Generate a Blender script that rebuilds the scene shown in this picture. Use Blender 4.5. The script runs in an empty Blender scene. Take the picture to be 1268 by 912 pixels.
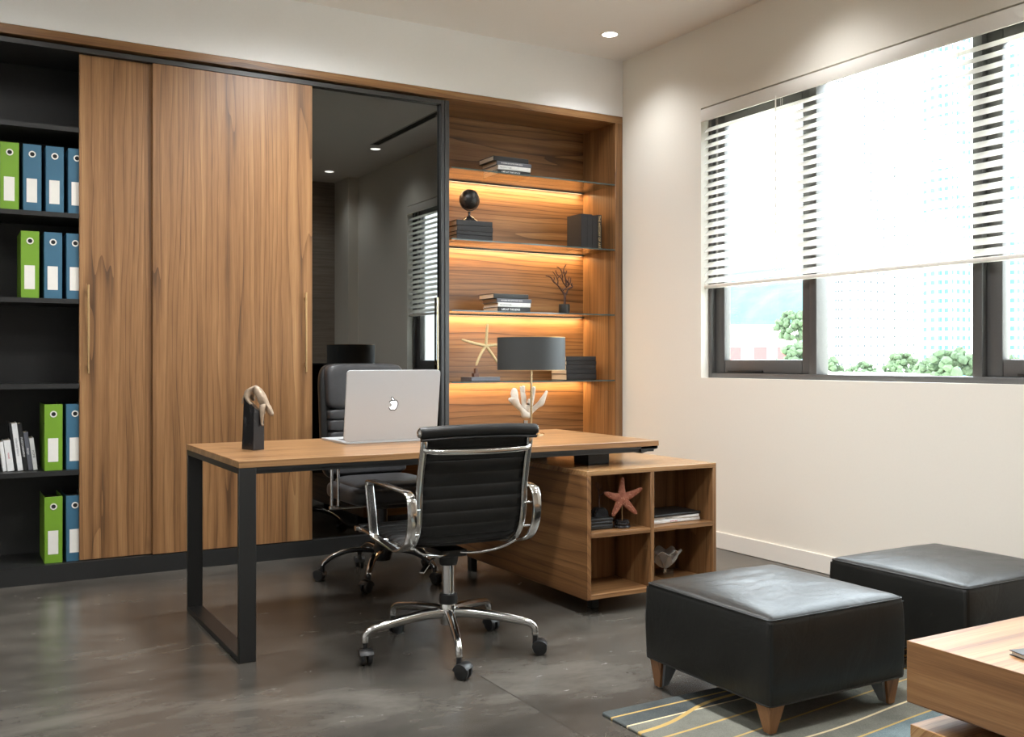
import bpy, bmesh, math, random
from mathutils import Vector, Matrix, noise
R = math.radians
PI = math.pi
rnd = random.Random(7)
S = bpy.context.scene
COL = S.collection

# ------------------------------------------------------------------ helpers
def srgb(r, g, b):
    def f(c):
        c = c / 255.0
        return c / 12.92 if c <= 0.04045 else ((c + 0.055) / 1.055) ** 2.4
    return (f(r), f(g), f(b), 1.0)

class N:
    """tiny node-tree writer"""
    def __init__(s, name):
        s.m = bpy.data.materials.new(name)
        s.m.use_nodes = True
        s.t = s.m.node_tree
        s.t.nodes.clear()
        s.out = s.t.nodes.new('ShaderNodeOutputMaterial')
    def n(s, typ, **kw):
        nd = s.t.nodes.new(typ)
        for k, v in kw.items():
            if k.startswith('i_'):
                nd.inputs[k[2:].replace('_', ' ')].default_value = v
            else:
                setattr(nd, k, v)
        return nd
    def l(s, a, b):
        s.t.links.new(a, b)
    def math(s, op, a, b=None, c=None, clamp=False):
        nd = s.t.nodes.new('ShaderNodeMath')
        nd.operation = op
        nd.use_clamp = clamp
        for i, x in enumerate((a, b, c)):
            if x is None:
                continue
            if isinstance(x, (int, float)):
                nd.inputs[i].default_value = x
            else:
                s.l(x, nd.inputs[i])
        return nd.outputs[0]
    def ramp(s, fac, stops):
        nd = s.t.nodes.new('ShaderNodeValToRGB')
        cr = nd.color_ramp
        while len(cr.elements) < len(stops):
            cr.elements.new(0.5)
        for e, (p, c) in zip(cr.elements, stops):
            e.position = p
            e.color = c
        s.l(fac, nd.inputs[0])
        return nd.outputs[0]
    def mix(s, fac, a, b, blend='MIX'):
        nd = s.t.nodes.new('ShaderNodeMix')
        nd.data_type = 'RGBA'
        nd.blend_type = blend
        for sock, x in ((nd.inputs[0], fac), (nd.inputs[6], a), (nd.inputs[7], b)):
            if isinstance(x, (int, float, tuple)):
                sock.default_value = x
            else:
                s.l(x, sock)
        return nd.outputs[2]
    def noise(s, vec, scale, detail=2.0, rough=0.5, dist=0.0):
        nd = s.n('ShaderNodeTexNoise')
        nd.inputs['Scale'].default_value = scale
        nd.inputs['Detail'].default_value = detail
        nd.inputs['Roughness'].default_value = rough
        nd.inputs['Distortion'].default_value = dist
        if vec is not None:
            s.l(vec, nd.inputs['Vector'])
        return nd.outputs[0]
    def bsdf(s, color, rough=0.5, metal=0.0, **kw):
        p = s.n('ShaderNodeBsdfPrincipled')
        for sock, x in (('Base Color', color), ('Roughness', rough), ('Metallic', metal)):
            if isinstance(x, (int, float, tuple)):
                p.inputs[sock].default_value = x
            else:
                s.l(x, p.inputs[sock])
        for k, v in kw.items():
            p.inputs[k.replace('_', ' ')].default_value = v
        s.l(p.outputs[0], s.out.inputs[0])
        s.p = p
        return p
    def bump(s, h, strength=0.2, dist=0.01):
        b = s.n('ShaderNodeBump')
        b.inputs['Strength'].default_value = strength
        b.inputs['Distance'].default_value = dist
        s.l(h, b.inputs['Height'])
        s.l(b.outputs[0], s.p.inputs['Normal'])

def obj_coord(m):
    return m.n('ShaderNodeTexCoord').outputs['Object']

def plain(name, col, rough=0.5, metal=0.0, grain=0.06, gscale=40.0, bump=0.0, **kw):
    """one colour broken up by a faint noise"""
    m = N(name)
    co = obj_coord(m)
    nz = m.noise(co, gscale, 3.0, 0.6)
    dark = tuple(c * (1 - grain) for c in col[:3]) + (1,)
    lite = tuple(min(1, c * (1 + grain)) for c in col[:3]) + (1,)
    c = m.ramp(nz, [(0.3, dark), (0.7, lite)])
    m.bsdf(c, rough, metal, **kw)
    if bump:
        m.bump(nz, bump, 0.003)
    return m.m

def wood(name, axis, cols, leaf=0.42, rough=0.38, seed=0.0, ringf=5.0, cont=1.0):
    m = N(name)
    co = obj_coord(m)
    sp = m.n('ShaderNodeSeparateXYZ')
    m.l(co, sp.inputs[0])
    ax = {'x': 0, 'y': 1, 'z': 2}[axis]
    along = sp.outputs[ax]
    o1, o2 = [sp.outputs[i] for i in range(3) if i != ax]
    cr = m.math('ADD', m.math('ADD', o1, m.math('MULTIPLY', o2, 0.83)), 10.13 + seed)
    q = m.math('DIVIDE', cr, leaf)
    fl = m.math('FLOOR', q)
    fr = m.math('SUBTRACT', m.math('FRACT', q), 0.45)
    u = m.math('MULTIPLY', fr, leaf)
    rn = m.n('ShaderNodeTexWhiteNoise', noise_dimensions='1D')
    m.l(fl, rn.inputs['W'])
    off = m.math('MULTIPLY', rn.outputs[0], 7.0)
    al = m.math('ADD', along, off)
    # low-frequency wobble
    v1 = m.n('ShaderNodeCombineXYZ')
    m.l(m.math('MULTIPLY', al, 0.38), v1.inputs[0])
    m.l(m.math('MULTIPLY', cr, 4.0), v1.inputs[1])
    wob = m.noise(v1.outputs[0], 1.6, 2.0, 0.5)
    t = m.math('SUBTRACT', m.math('MULTIPLY', al, 0.10), m.math('MULTIPLY', m.math('MULTIPLY', u, u), 52.0))
    t = m.math('ADD', t, m.math('MULTIPLY', wob, 1.7))
    t = m.math('ADD', t, m.math('MULTIPLY', cr, 2.5))
    ring = m.math('FRACT', m.math('MULTIPLY', t, ringf / 2.2))
    # wide tonal bands
    v2 = m.n('ShaderNodeCombineXYZ')
    m.l(m.math('MULTIPLY', al, 0.35), v2.inputs[0])
    m.l(m.math('MULTIPLY', cr, 16.0), v2.inputs[1])
    band = m.noise(v2.outputs[0], 1.0, 3.0, 0.6)
    # fine fibre
    v3 = m.n('ShaderNodeCombineXYZ')
    m.l(m.math('MULTIPLY', al, 5.0), v3.inputs[0])
    m.l(m.math('MULTIPLY', cr, 260.0), v3.inputs[1])
    fib = m.noise(v3.outputs[0], 1.0, 3.0, 0.65)
    rg = m.math('POWER', ring, 5.0)          # thin dark latewood line
    val = m.math('MULTIPLY', band, 1.15)
    val = m.math('SUBTRACT', val, m.math('MULTIPLY', rg, 0.26 * cont))
    val = m.math('ADD', val, m.math('MULTIPLY', m.math('SUBTRACT', fib, 0.5), 0.55))
    c = m.ramp(val, [(0.18, cols[0]), (0.42, cols[1]), (0.62, cols[2]), (0.85, cols[3])])
    # knots
    v4 = m.n('ShaderNodeCombineXYZ')
    m.l(m.math('MULTIPLY', al, 1.1), v4.inputs[0])
    m.l(m.math('MULTIPLY', cr, 3.4), v4.inputs[1])
    vo = m.n('ShaderNodeTexVoronoi', i_Scale=1.0)
    m.l(v4.outputs[0], vo.inputs['Vector'])
    kn = m.math('SUBTRACT', 1.0, m.math('MULTIPLY', vo.outputs['Distance'], 16.0), clamp=True)
    c = m.mix(m.math('MULTIPLY', kn, 0.55), c, cols[0])
    m.bsdf(c, rough)
    m.bump(fib, 0.05, 0.002)
    return m.m

class MB:
    def __init__(s):
        s.bm = bmesh.new()
        s.mi = 0
    def _tag(s, faces):
        for f in faces:
            f.material_index = s.mi
    def box(s, x0, x1, y0, y1, z0, z1, bev=0.0, seg=2, mat=None, M=None):
        vs = [s.bm.verts.new(v) for v in ((x0, y0, z0), (x1, y0, z0), (x1, y1, z0), (x0, y1, z0),
                                          (x0, y0, z1), (x1, y0, z1), (x1, y1, z1), (x0, y1, z1))]
        fs = [s.bm.faces.new([vs[i] for i in q]) for q in
              ((3, 2, 1, 0), (4, 5, 6, 7), (0, 1, 5, 4), (1, 2, 6, 5), (2, 3, 7, 6), (3, 0, 4, 7))]
        s._tag(fs)
        if M is not None:
            bmesh.ops.transform(s.bm, matrix=M, verts=vs)
        if bev > 0:
            es = list({e for f in fs for e in f.edges})
            r = bmesh.ops.bevel(s.bm, geom=es, offset=bev, segments=seg, profile=0.5, affect='EDGES', clamp_overlap=True)
            s._tag(r['faces'])
        return s
    def prism(s, poly, z0, z1, M=None, bev=0.0, seg=1):
        """poly in xy, extruded along z (then transformed by M)"""
        a = [s.bm.verts.new((p[0], p[1], z0)) for p in poly]
        b = [s.bm.verts.new((p[0], p[1], z1)) for p in poly]
        n = len(poly)
        fs = [s.bm.faces.new(list(reversed(a))), s.bm.faces.new(b)]
        for i in range(n):
            fs.append(s.bm.faces.new((a[i], a[(i + 1) % n], b[(i + 1) % n], b[i])))
        s._tag(fs)
        if M is not None:
            bmesh.ops.transform(s.bm, matrix=M, verts=a + b)
        if bev > 0:
            es = list({e for f in fs for e in f.edges})
            r = bmesh.ops.bevel(s.bm, geom=es, offset=bev, segments=seg, affect='EDGES', clamp_overlap=True)
            s._tag(r['faces'])
        return s
    def sweep(s, pts, prof, up=Vector((0, 0, 1)), closed=False, scale=None, cap=True):
        """sweep closed 2D profile [(a,b)...] along pts; a = side axis, b = the other axis"""
        pts = [Vector(p) for p in pts]
        n = len(pts)
        rings = []
        prev = None
        for i, p in enumerate(pts):
            if closed:
                t = pts[(i + 1) % n] - pts[i - 1]
            else:
                t = pts[min(i + 1, n - 1)] - pts[max(i - 1, 0)]
            t.normalize()
            if prev is None:
                u0 = up
                if abs(u0.normalized().dot(t)) > 0.97:
                    u0 = Vector((1, 0, 0)) if abs(t.x) < 0.9 else Vector((0, 1, 0))
                side = t.cross(u0).normalized()
            else:
                side = (prev - t * prev.dot(t))
                side = side.normalized() if side.length > 1e-6 else t.orthogonal().normalized()
            prev = side
            nn = side.cross(t).normalized()
            k = 1.0 if scale is None else (scale[i] if not callable(scale) else scale(i / max(1, n - 1)))
            kx, ky = k if isinstance(k, tuple) else (k, k)
            rings.append([s.bm.verts.new(p + side * (a * kx) + nn * (b * ky)) for a, b in prof])
        m = len(prof)
        fs = []
        for i in range(n if closed else n - 1):
            A, B = rings[i], rings[(i + 1) % n]
            for j in range(m):
                fs.append(s.bm.faces.new((A[j], A[(j + 1) % m], B[(j + 1) % m], B[j])))
        if cap and not closed:
            fs.append(s.bm.faces.new(list(reversed(rings[0]))))
            fs.append(s.bm.faces.new(rings[-1]))
        s._tag(fs)
        return s
    def tube(s, pts, r, seg=12, closed=False, scale=None, up=Vector((0, 0, 1))):
        if isinstance(r, (list, tuple)):
            scale = list(r)
            r = 1.0
        prof = [(r * math.cos(2 * PI * k / seg), r * math.sin(2 * PI * k / seg)) for k in range(seg)]
        return s.sweep(pts, prof, closed=closed, scale=scale, up=up)
    def lathe(s, prof, c=(0, 0, 0), seg=32, M=None, a0=0.0, a1=2 * PI):
        """prof [(r,z)...] round z through c"""
        full = abs(a1 - a0 - 2 * PI) < 1e-6
        cnt = seg if full else seg + 1
        rings = []
        allv = []
        for r, z in prof:
            if r < 1e-6:
                v = s.bm.verts.new((c[0], c[1], c[2] + z))
                rings.append([v])
                allv.append(v)
            else:
                ring = []
                for k in range(cnt):
                    a = a0 + (a1 - a0) * k / seg
                    ring.append(s.bm.verts.new((c[0] + r * math.cos(a), c[1] + r * math.sin(a), c[2] + z)))
                rings.append(ring)
                allv += ring
        fs = []
        for A, B in zip(rings, rings[1:]):
            for k in range(seg):
                k2 = (k + 1) % cnt
                if len(A) == 1 and len(B) == 1:
                    continue
                if len(A) == 1:
                    fs.append(s.bm.faces.new((A[0], B[k2], B[k])))
                elif len(B) == 1:
                    fs.append(s.bm.faces.new((A[k], A[k2], B[0])))
                else:
                    fs.append(s.bm.faces.new((A[k], A[k2], B[k2], B[k])))
        s._tag(fs)
        if M is not None:
            bmesh.ops.transform(s.bm, matrix=M, verts=allv)
        return s
    def cyl(s, c, r, z0, z1, seg=24, M=None, r2=None, bev=0.0):
        r2 = r if r2 is None else r2
        if bev:
            pr = [(0, z0), (r - bev, z0), (r, z0 + bev), (r2, z1 - bev), (r2 - bev, z1), (0, z1)]
        else:
            pr = [(0, z0), (r, z0), (r2, z1), (0, z1)]
        return s.lathe(pr, (c[0], c[1], 0), seg, M)
    def ball(s, c, r, seg=24, rings=14, sc=(1, 1, 1)):
        pr = [(r * math.sin(PI * k / rings), -r * math.cos(PI * k / rings)) for k in range(rings + 1)]
        pr[0] = (0, -r)
        pr[-1] = (0, r)
        M = Matrix.Translation(c) @ Matrix.Diagonal((sc[0], sc[1], sc[2], 1))
        return s.lathe(pr, (0, 0, 0), seg, M)
    def grid(s, nu, nv, fn, closed_u=False):
        g = [[s.bm.verts.new(fn(i / (nu if closed_u else nu - 1), j / (nv - 1))) for j in range(nv)] for i in range(nu)]
        fs = []
        for i in range(nu if closed_u else nu - 1):
            for j in range(nv - 1):
                a, b = g[i], g[(i + 1) % nu]
                fs.append(s.bm.faces.new((a[j], b[j], b[j + 1], a[j + 1])))
        s._tag(fs)
        return g
    def xform(s, M):
        bmesh.ops.transform(s.bm, matrix=M, verts=s.bm.verts[:])
        return s
    def build(s, name, mats, parent=None, loc=None, rot=None, smooth=True, angle=38, world=False, **props):
        bmesh.ops.remove_doubles(s.bm, verts=s.bm.verts[:], dist=1e-6)
        bmesh.ops.recalc_face_normals(s.bm, faces=s.bm.faces[:])
        me = bpy.data.meshes.new(name)
        if smooth:
            lim = R(angle)
            for e in s.bm.edges:
                e.smooth = len(e.link_faces) == 2 and e.calc_face_angle(0) <= lim
            for f in s.bm.faces:
                f.smooth = True
        s.bm.to_mesh(me)
        s.bm.free()
        for m in (mats if isinstance(mats, (list, tuple)) else [mats]):
            me.materials.append(m)
        o = bpy.data.objects.new(name, me)
        COL.objects.link(o)
        if parent is not None:
            o.parent = parent
        if world:                       # vertices are in room coordinates
            off = Vector((0, 0, 0))
            q = parent
            while q is not None:
                off += q.location
                q = q.parent
            o.location = -off
        if loc is not None:
            o.location = loc
        if rot is not None:
            o.rotation_euler = rot
        for k, v in props.items():
            o[k] = v
        return o

def thing(name, label, cat, loc=(0, 0, 0), rz=0.0, group=None):
    o = bpy.data.objects.new(name, None)
    o.empty_display_size = 0.1
    COL.objects.link(o)
    o.location = loc
    o.rotation_euler = (0, 0, rz)
    o['label'] = label
    o['category'] = cat
    if group:
        o['group'] = group
    return o

def tag(o, label, cat, group=None):
    o['label'] = label
    o['category'] = cat
    if group:
        o['group'] = group
    return o

def struct(name, mb, mats, parent=None, **kw):
    o = mb.build(name, mats, parent, **kw)
    if parent is None:
        o['kind'] = 'structure'
    return o

def copy_tree(o, parent=None):
    c = o.copy()
    COL.objects.link(c)
    c.parent = parent
    for ch in list(o.children):
        copy_tree(ch, c)
    return c

def rrect(w, h, r, seg=4):
    """rounded rectangle profile"""
    out = []
    for cx, cy, a in ((w / 2 - r, h / 2 - r, 0), (-w / 2 + r, h / 2 - r, 90), (-w / 2 + r, -h / 2 + r, 180), (w / 2 - r, -h / 2 + r, 270)):
        for k in range(seg + 1):
            t = R(a + 90 * k / seg)
            out.append((cx + r * math.cos(t), cy + r * math.sin(t)))
    return out

def catmull(pts, n=8, closed=False):
    P = [Vector(p) for p in pts]
    out = []
    m = len(P)
    rng = range(m) if closed else range(m - 1)
    for i in rng:
        if closed:
            p0, p1, p2, p3 = P[i - 1], P[i], P[(i + 1) % m], P[(i + 2) % m]
        else:
            p0, p1, p2, p3 = P[max(i - 1, 0)], P[i], P[i + 1], P[min(i + 2, m - 1)]
        for k in range(n):
            t = k / n
            out.append(0.5 * ((2 * p1) + (-p0 + p2) * t + (2 * p0 - 5 * p1 + 4 * p2 - p3) * t * t + (-p0 + 3 * p1 - 3 * p2 + p3) * t ** 3))
    if not closed:
        out.append(P[-1])
    return out

def text_mesh(name, body, size, mat, parent, M, depth=0.0004, align='LEFT', bold=0.0, sx=1.0):
    cu = bpy.data.curves.new('lettering_curve', 'FONT')
    cu.body = body
    cu.size = size
    cu.align_x = align
    cu.align_y = 'CENTER'
    cu.extrude = depth
    cu.offset = bold
    tmp = bpy.data.objects.new('lettering_tmp', cu)
    COL.objects.link(tmp)
    bpy.context.view_layer.update()
    me = bpy.data.meshes.new_from_object(tmp.evaluated_get(bpy.context.evaluated_depsgraph_get()))
    bpy.data.objects.remove(tmp)
    bpy.data.curves.remove(cu)
    me.name = name
    me.transform(M @ Matrix.Diagonal((sx, 1, 1, 1)))
    me.materials.clear()
    me.materials.append(mat)
    o = bpy.data.objects.new(name, me)
    COL.objects.link(o)
    o.parent = parent
    return o

# ------------------------------------------------------------------ materials
WC = [srgb(83, 57, 35), srgb(124, 88, 54), srgb(146, 106, 68), srgb(171, 132, 88)]
M = {}
M['wood_z'] = wood('walnut_upright', 'z', WC, seed=0.1)
M['wood_z2'] = wood('walnut_upright_pale', 'z', WC, seed=0.31)
M['wood_x'] = wood('walnut_level', 'x', WC, leaf=0.5, seed=0.27)
M['wood_top'] = wood('walnut_desktop', 'x', [srgb(101, 70, 45), srgb(135, 98, 63), srgb(154, 116, 77), srgb(173, 136, 93)], leaf=0.38, rough=0.3, seed=0.4)
M['wood_y'] = wood('walnut_sideways', 'y', [srgb(76, 50, 29), srgb(110, 74, 45), srgb(131, 92, 56), srgb(153, 111, 71)], leaf=0.34, rough=0.34, seed=0.2, cont=1.2)
M['wood_cred_top'] = wood('walnut_credenza_top', 'x', [srgb(101, 70, 45), srgb(135, 98, 63), srgb(154, 116, 77), srgb(173, 136, 93)], leaf=0.42, rough=0.2, seed=0.8)
M['wood_cubby'] = wood('walnut_cubby', 'z', WC, leaf=0.3, rough=0.45, seed=0.55)
M['wood_niche'] = wood('walnut_niche', 'x', WC, leaf=0.46, rough=0.4, seed=0.05, cont=1.5)
M['wood_leg'] = wood('walnut_leg', 'z', [srgb(90, 58, 35), srgb(124, 84, 51), srgb(144, 101, 64), srgb(162, 119, 78)], leaf=0.1, rough=0.4)
M['wood_ct'] = wood('walnut_coffee_top', 'x', [srgb(101, 66, 39), srgb(144, 101, 62), srgb(166, 123, 78), srgb(191, 151, 103)], leaf=0.55, rough=0.45, seed=1.3, cont=0.9)
M['wood_ct_y'] = wood('walnut_coffee_side', 'y', [srgb(83, 55, 33), srgb(119, 82, 50), srgb(142, 101, 63), srgb(164, 123, 80)], leaf=0.5, rough=0.38, seed=1.1, cont=1.5)
M['black_lam'] = plain('black_laminate', srgb(33, 33, 32), 0.42, grain=0.05)
M['black_in'] = plain('black_inner', srgb(30, 30, 29), 0.5, grain=0.08)
M['black_metal'] = plain('black_powder_coat', srgb(30, 30, 29), 0.42, grain=0.05, gscale=200)
M['grey_rail'] = plain('graphite_rail', srgb(54, 54, 53), 0.4)
M['brass'] = plain('brushed_brass', srgb(190, 158, 112), 0.42, 0.75)
M['gold'] = plain('pale_gold', srgb(214, 190, 150), 0.25, 1.0)
M['chrome'] = plain('chrome', srgb(214, 214, 214), 0.08, 1.0, grain=0.02)
M['alu'] = plain('polished_aluminium', srgb(204, 203, 200), 0.16, 1.0, grain=0.03)
M['leg_core'] = plain('grey_steel_core', srgb(128, 133, 137), 0.35, 0.2)
M['plastic'] = plain('black_plastic', srgb(27, 27, 27), 0.38)
M['rubber'] = plain('grey_rubber', srgb(30, 30, 30), 0.55)
M['paper'] = plain('book_pages', srgb(206, 190, 166), 0.8, grain=0.12, gscale=400)
M['card'] = plain('white_card', srgb(225, 222, 214), 0.7, grain=0.02)
M['bind_green'] = plain('green_binder_board', srgb(112, 154, 40), 0.45, grain=0.04, gscale=300)
M['bind_blue'] = plain('blue_binder_board', srgb(56, 100, 124), 0.45, grain=0.04, gscale=300)
M['black_hole'] = plain('black_void', srgb(10, 10, 10), 0.7)
M['cloth_dark'] = plain('charcoal_book_cloth', srgb(43, 43, 45), 0.65, grain=0.12, gscale=500)
M['cover_black'] = plain('black_cover', srgb(32, 32, 32), 0.4, grain=0.08)
M['cover_grey'] = plain('grey_cover', srgb(96, 98, 106), 0.4)
M['cover_white'] = plain('white_cover', srgb(226, 226, 224), 0.4)
M['ink_white'] = plain('white_ink', srgb(235, 235, 235), 0.6)
M['ink_grey'] = plain('grey_ink', srgb(130, 130, 130), 0.6)
M['ink_red'] = plain('red_ink', srgb(190, 40, 60), 0.6)
M['ink_gold'] = plain('gold_ink', srgb(214, 190, 140), 0.5)

def leather(name, col, rough, wr=0.25, ws=5.0):
    m = N(name)
    co = obj_coord(m)
    pores = m.noise(co, 420.0, 2.0, 0.6)
    wr_n = m.noise(co, ws, 4.0, 0.55, 1.2)
    c = m.ramp(wr_n, [(0.3, tuple(x * 0.85 for x in col[:3]) + (1,)), (0.7, tuple(x * 1.15 for x in col[:3]) + (1,))])
    rr = m.math('ADD', m.math('MULTIPLY', wr_n, 0.18), rough - 0.09)
    m.bsdf(c, rr)
    m.p.inputs['Specular IOR Level'].default_value = 0.32
    h = m.math('ADD', m.math('MULTIPLY', pores, 0.05), wr_n)
    m.bump(h, wr, 0.02)
    return m.m
M['leather'] = leather('black_leather', srgb(29, 29, 27), 0.36, 0.2)
M['leather_chair'] = leather('black_chair_leather', srgb(25, 25, 24), 0.4, 0.05, 14)
M['leather_exec'] = leather('grey_black_leather', srgb(54, 54, 55), 0.38, 0.06, 12)

# walls
def paint(name, col, rough=0.75):
    m = N(name)
    co = obj_coord(m)
    a = m.noise(co, 90.0, 3.0, 0.6)
    c = m.ramp(a, [(0.3, tuple(x * 0.985 for x in col[:3]) + (1,)), (0.7, col)])
    m.bsdf(c, rough)
    m.bump(a, 0.06, 0.002)
    return m.m
M['wall'] = paint('cream_paint', srgb(232, 227, 216))
M['wall_back'] = paint('white_paint', srgb(245, 245, 244))
M['ceil'] = paint('ceiling_paint', srgb(240, 236, 231))
M['trimw'] = paint('white_trim', srgb(232, 228, 220), 0.5)

def floor_mat():
    m = N('concrete_tile')
    co = obj_coord(m)
    sp = m.n('ShaderNodeSeparateXYZ')
    m.l(co, sp.inputs[0])
    x = m.math('DIVIDE', m.math('SUBTRACT', sp.outputs[0], 1.662 - 12.0), 2.4)
    y = m.math('DIVIDE', m.math('SUBTRACT', sp.outputs[1], 3.745 - 12.0), 2.4)
    tile = m.n('ShaderNodeCombineXYZ')
    m.l(m.math('FLOOR', x), tile.inputs[0])
    m.l(m.math('FLOOR', y), tile.inputs[1])
    wn = m.n('ShaderNodeTexWhiteNoise', noise_dimensions='3D')
    m.l(tile.outputs[0], wn.inputs['Vector'])
    off = m.n('ShaderNodeVectorMath', operation='SCALE', i_Scale=9.0)
    m.l(wn.outputs['Color'], off.inputs[0])
    add = m.n('ShaderNodeVectorMath', operation='ADD')
    m.l(co, add.inputs[0])
    m.l(off.outputs[0], add.inputs[1])
    stretch = m.n('ShaderNodeMapping')
    stretch.inputs['Scale'].default_value = (0.7, 1.5, 1.0)
    stretch.inputs['Rotation'].default_value = (0, 0, 0.5)
    m.l(add.outputs[0], stretch.inputs[0])
    n1 = m.noise(stretch.outputs[0], 1.5, 7.0, 0.62, 0.6)
    n2 = m.noise(stretch.outputs[0], 9.0, 6.0, 0.7, 0.3)
    v = m.math('ADD', m.math('MULTIPLY', n1, 0.75), m.math('MULTIPLY', n2, 0.25))
    c = m.ramp(v, [(0.36, srgb(56, 53, 48)), (0.5, srgb(76, 72, 66)), (0.64, srgb(97, 93, 86))])
    vein = m.noise(stretch.outputs[0], 0.9, 4.0, 0.55, 1.2)
    vv = m.math('SUBTRACT', 1.0, m.math('MULTIPLY', m.math('ABSOLUTE', m.math('SUBTRACT', vein, 0.5)), 160.0), clamp=True)
    c = m.mix(m.math('MULTIPLY', vv, 0.04), c, srgb(122, 116, 108))
    fx = m.math('ABSOLUTE', m.math('SUBTRACT', m.math('FRACT', m.math('ADD', x, 0.5)), 0.5))
    fy = m.math('ABSOLUTE', m.math('SUBTRACT', m.math('FRACT', m.math('ADD', y, 0.5)), 0.5))
    seam = m.math('LESS_THAN', m.math('MINIMUM', fx, fy), 0.0011)
    c = m.mix(m.math('MULTIPLY', seam, 0.75), c, srgb(38, 36, 34))
    rough = m.math('ADD', m.math('MULTIPLY', n2, 0.08), 0.22)
    m.bsdf(c, rough)
    m.p.inputs['Specular IOR Level'].default_value = 0.5
    m.bump(m.math('SUBTRACT', m.math('MULTIPLY', n2, 0.12), seam), 0.05, 0.004)
    return m.m
M['floor'] = floor_mat()

def mirror_mat():
    m = N('smoked_mirror')
    co = obj_coord(m)
    nz = m.noise(co, 2.0)
    m.bsdf(m.ramp(nz, [(0.4, (0.125, 0.128, 0.126, 1)), (0.6, (0.13, 0.132, 0.13, 1))]), 0.015, 1.0)
    return m.m
M['mirror'] = mirror_mat()

def pane_mat(name, tint, refl=1.45, rough=0.0):
    m = N(name)
    co = obj_coord(m)
    nz = m.noise(co, 3.0)
    tr = m.n('ShaderNodeBsdfTransparent')
    m.l(m.ramp(nz, [(0.4, tint), (0.6, tuple(min(1, c * 1.01) for c in tint[:3]) + (1,))]), tr.inputs[0])
    gl = m.n('ShaderNodeBsdfGlossy', i_Roughness=rough)
    fr = m.n('ShaderNodeFresnel', i_IOR=refl)
    mx = m.n('ShaderNodeMixShader')
    geo = m.n('ShaderNodeNewGeometry')
    m.l(m.math('MULTIPLY', fr.outputs[0], m.math('SUBTRACT', 1.0, geo.outputs['Backfacing'])), mx.inputs[0])
    m.l(tr.outputs[0], mx.inputs[1])
    m.l(gl.outputs[0], mx.inputs[2])
    m.l(mx.outputs[0], m.out.inputs[0])
    return m.m
M['pane'] = pane_mat('window_glass', (0.97, 0.985, 0.985, 1))
M['shelf_glass'] = pane_mat('shelf_glass', (0.86, 0.9, 0.88, 1), 1.5)
M['clear_block'] = pane_mat('clear_acrylic', (0.8, 0.8, 0.78, 1), 1.49)
M['glass_edge'] = plain('glass_edge', srgb(66, 84, 84), 0.15, grain=0.3, gscale=9)

def frosted():
    m = N('frosted_glass')
    co = obj_coord(m)
    nz = m.noise(co, 30.0)
    d = m.n('ShaderNodeBsdfDiffuse')
    m.l(m.ramp(nz, [(0.3, srgb(226, 220, 212)), (0.7, srgb(240, 236, 230))]), d.inputs[0])
    t = m.n('ShaderNodeBsdfTranslucent')
    t.inputs[0].default_value = srgb(230, 224, 216)
    a = m.n('ShaderNodeMixShader', i_Fac=0.4)
    m.l(d.outputs[0], a.inputs[1])
    m.l(t.outputs[0], a.inputs[2])
    g = m.n('ShaderNodeBsdfGlossy', i_Roughness=0.25)
    fr = m.n('ShaderNodeFresnel', i_IOR=1.5)
    b = m.n('ShaderNodeMixShader')
    m.l(fr.outputs[0], b.inputs[0])
    m.l(a.outputs[0], b.inputs[1])
    m.l(g.outputs[0], b.inputs[2])
    tp = m.n('ShaderNodeBsdfTransparent')
    c = m.n('ShaderNodeMixShader', i_Fac=0.25)
    m.l(b.outputs[0], c.inputs[1])
    m.l(tp.outputs[0], c.inputs[2])
    m.l(c.outputs[0], m.out.inputs[0])
    return m.m
M['frosted'] = frosted()

def slat_mat():
    m = N('white_slat')
    co = obj_coord(m)
    nz = m.noise(co, 20.0)
    c = m.ramp(nz, [(0.3, srgb(238, 236, 232)), (0.7, srgb(244, 243, 240))])
    d = m.n('ShaderNodeBsdfDiffuse')
    t = m.n('ShaderNodeBsdfTranslucent')
    m.l(c, d.inputs[0])
    m.l(c, t.inputs[0])
    a = m.n('ShaderNodeMixShader', i_Fac=0.45)
    m.l(d.outputs[0], a.inputs[1])
    m.l(t.outputs[0], a.inputs[2])
    m.l(a.outputs[0], m.out.inputs[0])
    return m.m
M['slat'] = slat_mat()

def emis(name, col, st):
    m = N(name)
    co = obj_coord(m)
    nz = m.noise(co, 5.0)
    e = m.n('ShaderNodeEmission', i_Strength=st)
    m.l(m.ramp(nz, [(0.4, col), (0.6, tuple(min(1, c * 1.02) for c in col[:3]) + (1,))]), e.inputs[0])
    m.l(e.outputs[0], m.out.inputs[0])
    return m.m
M['lamp_disc'] = emis('downlight_diffuser', (1.0, 0.95, 0.86, 1), 6.0)
M['led'] = emis('warm_led', (1.0, 0.7, 0.4, 1), 1.5)
M['logo_glow'] = emis('backlit_logo', (1.0, 1.0, 1.0, 1), 1.1)

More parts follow.
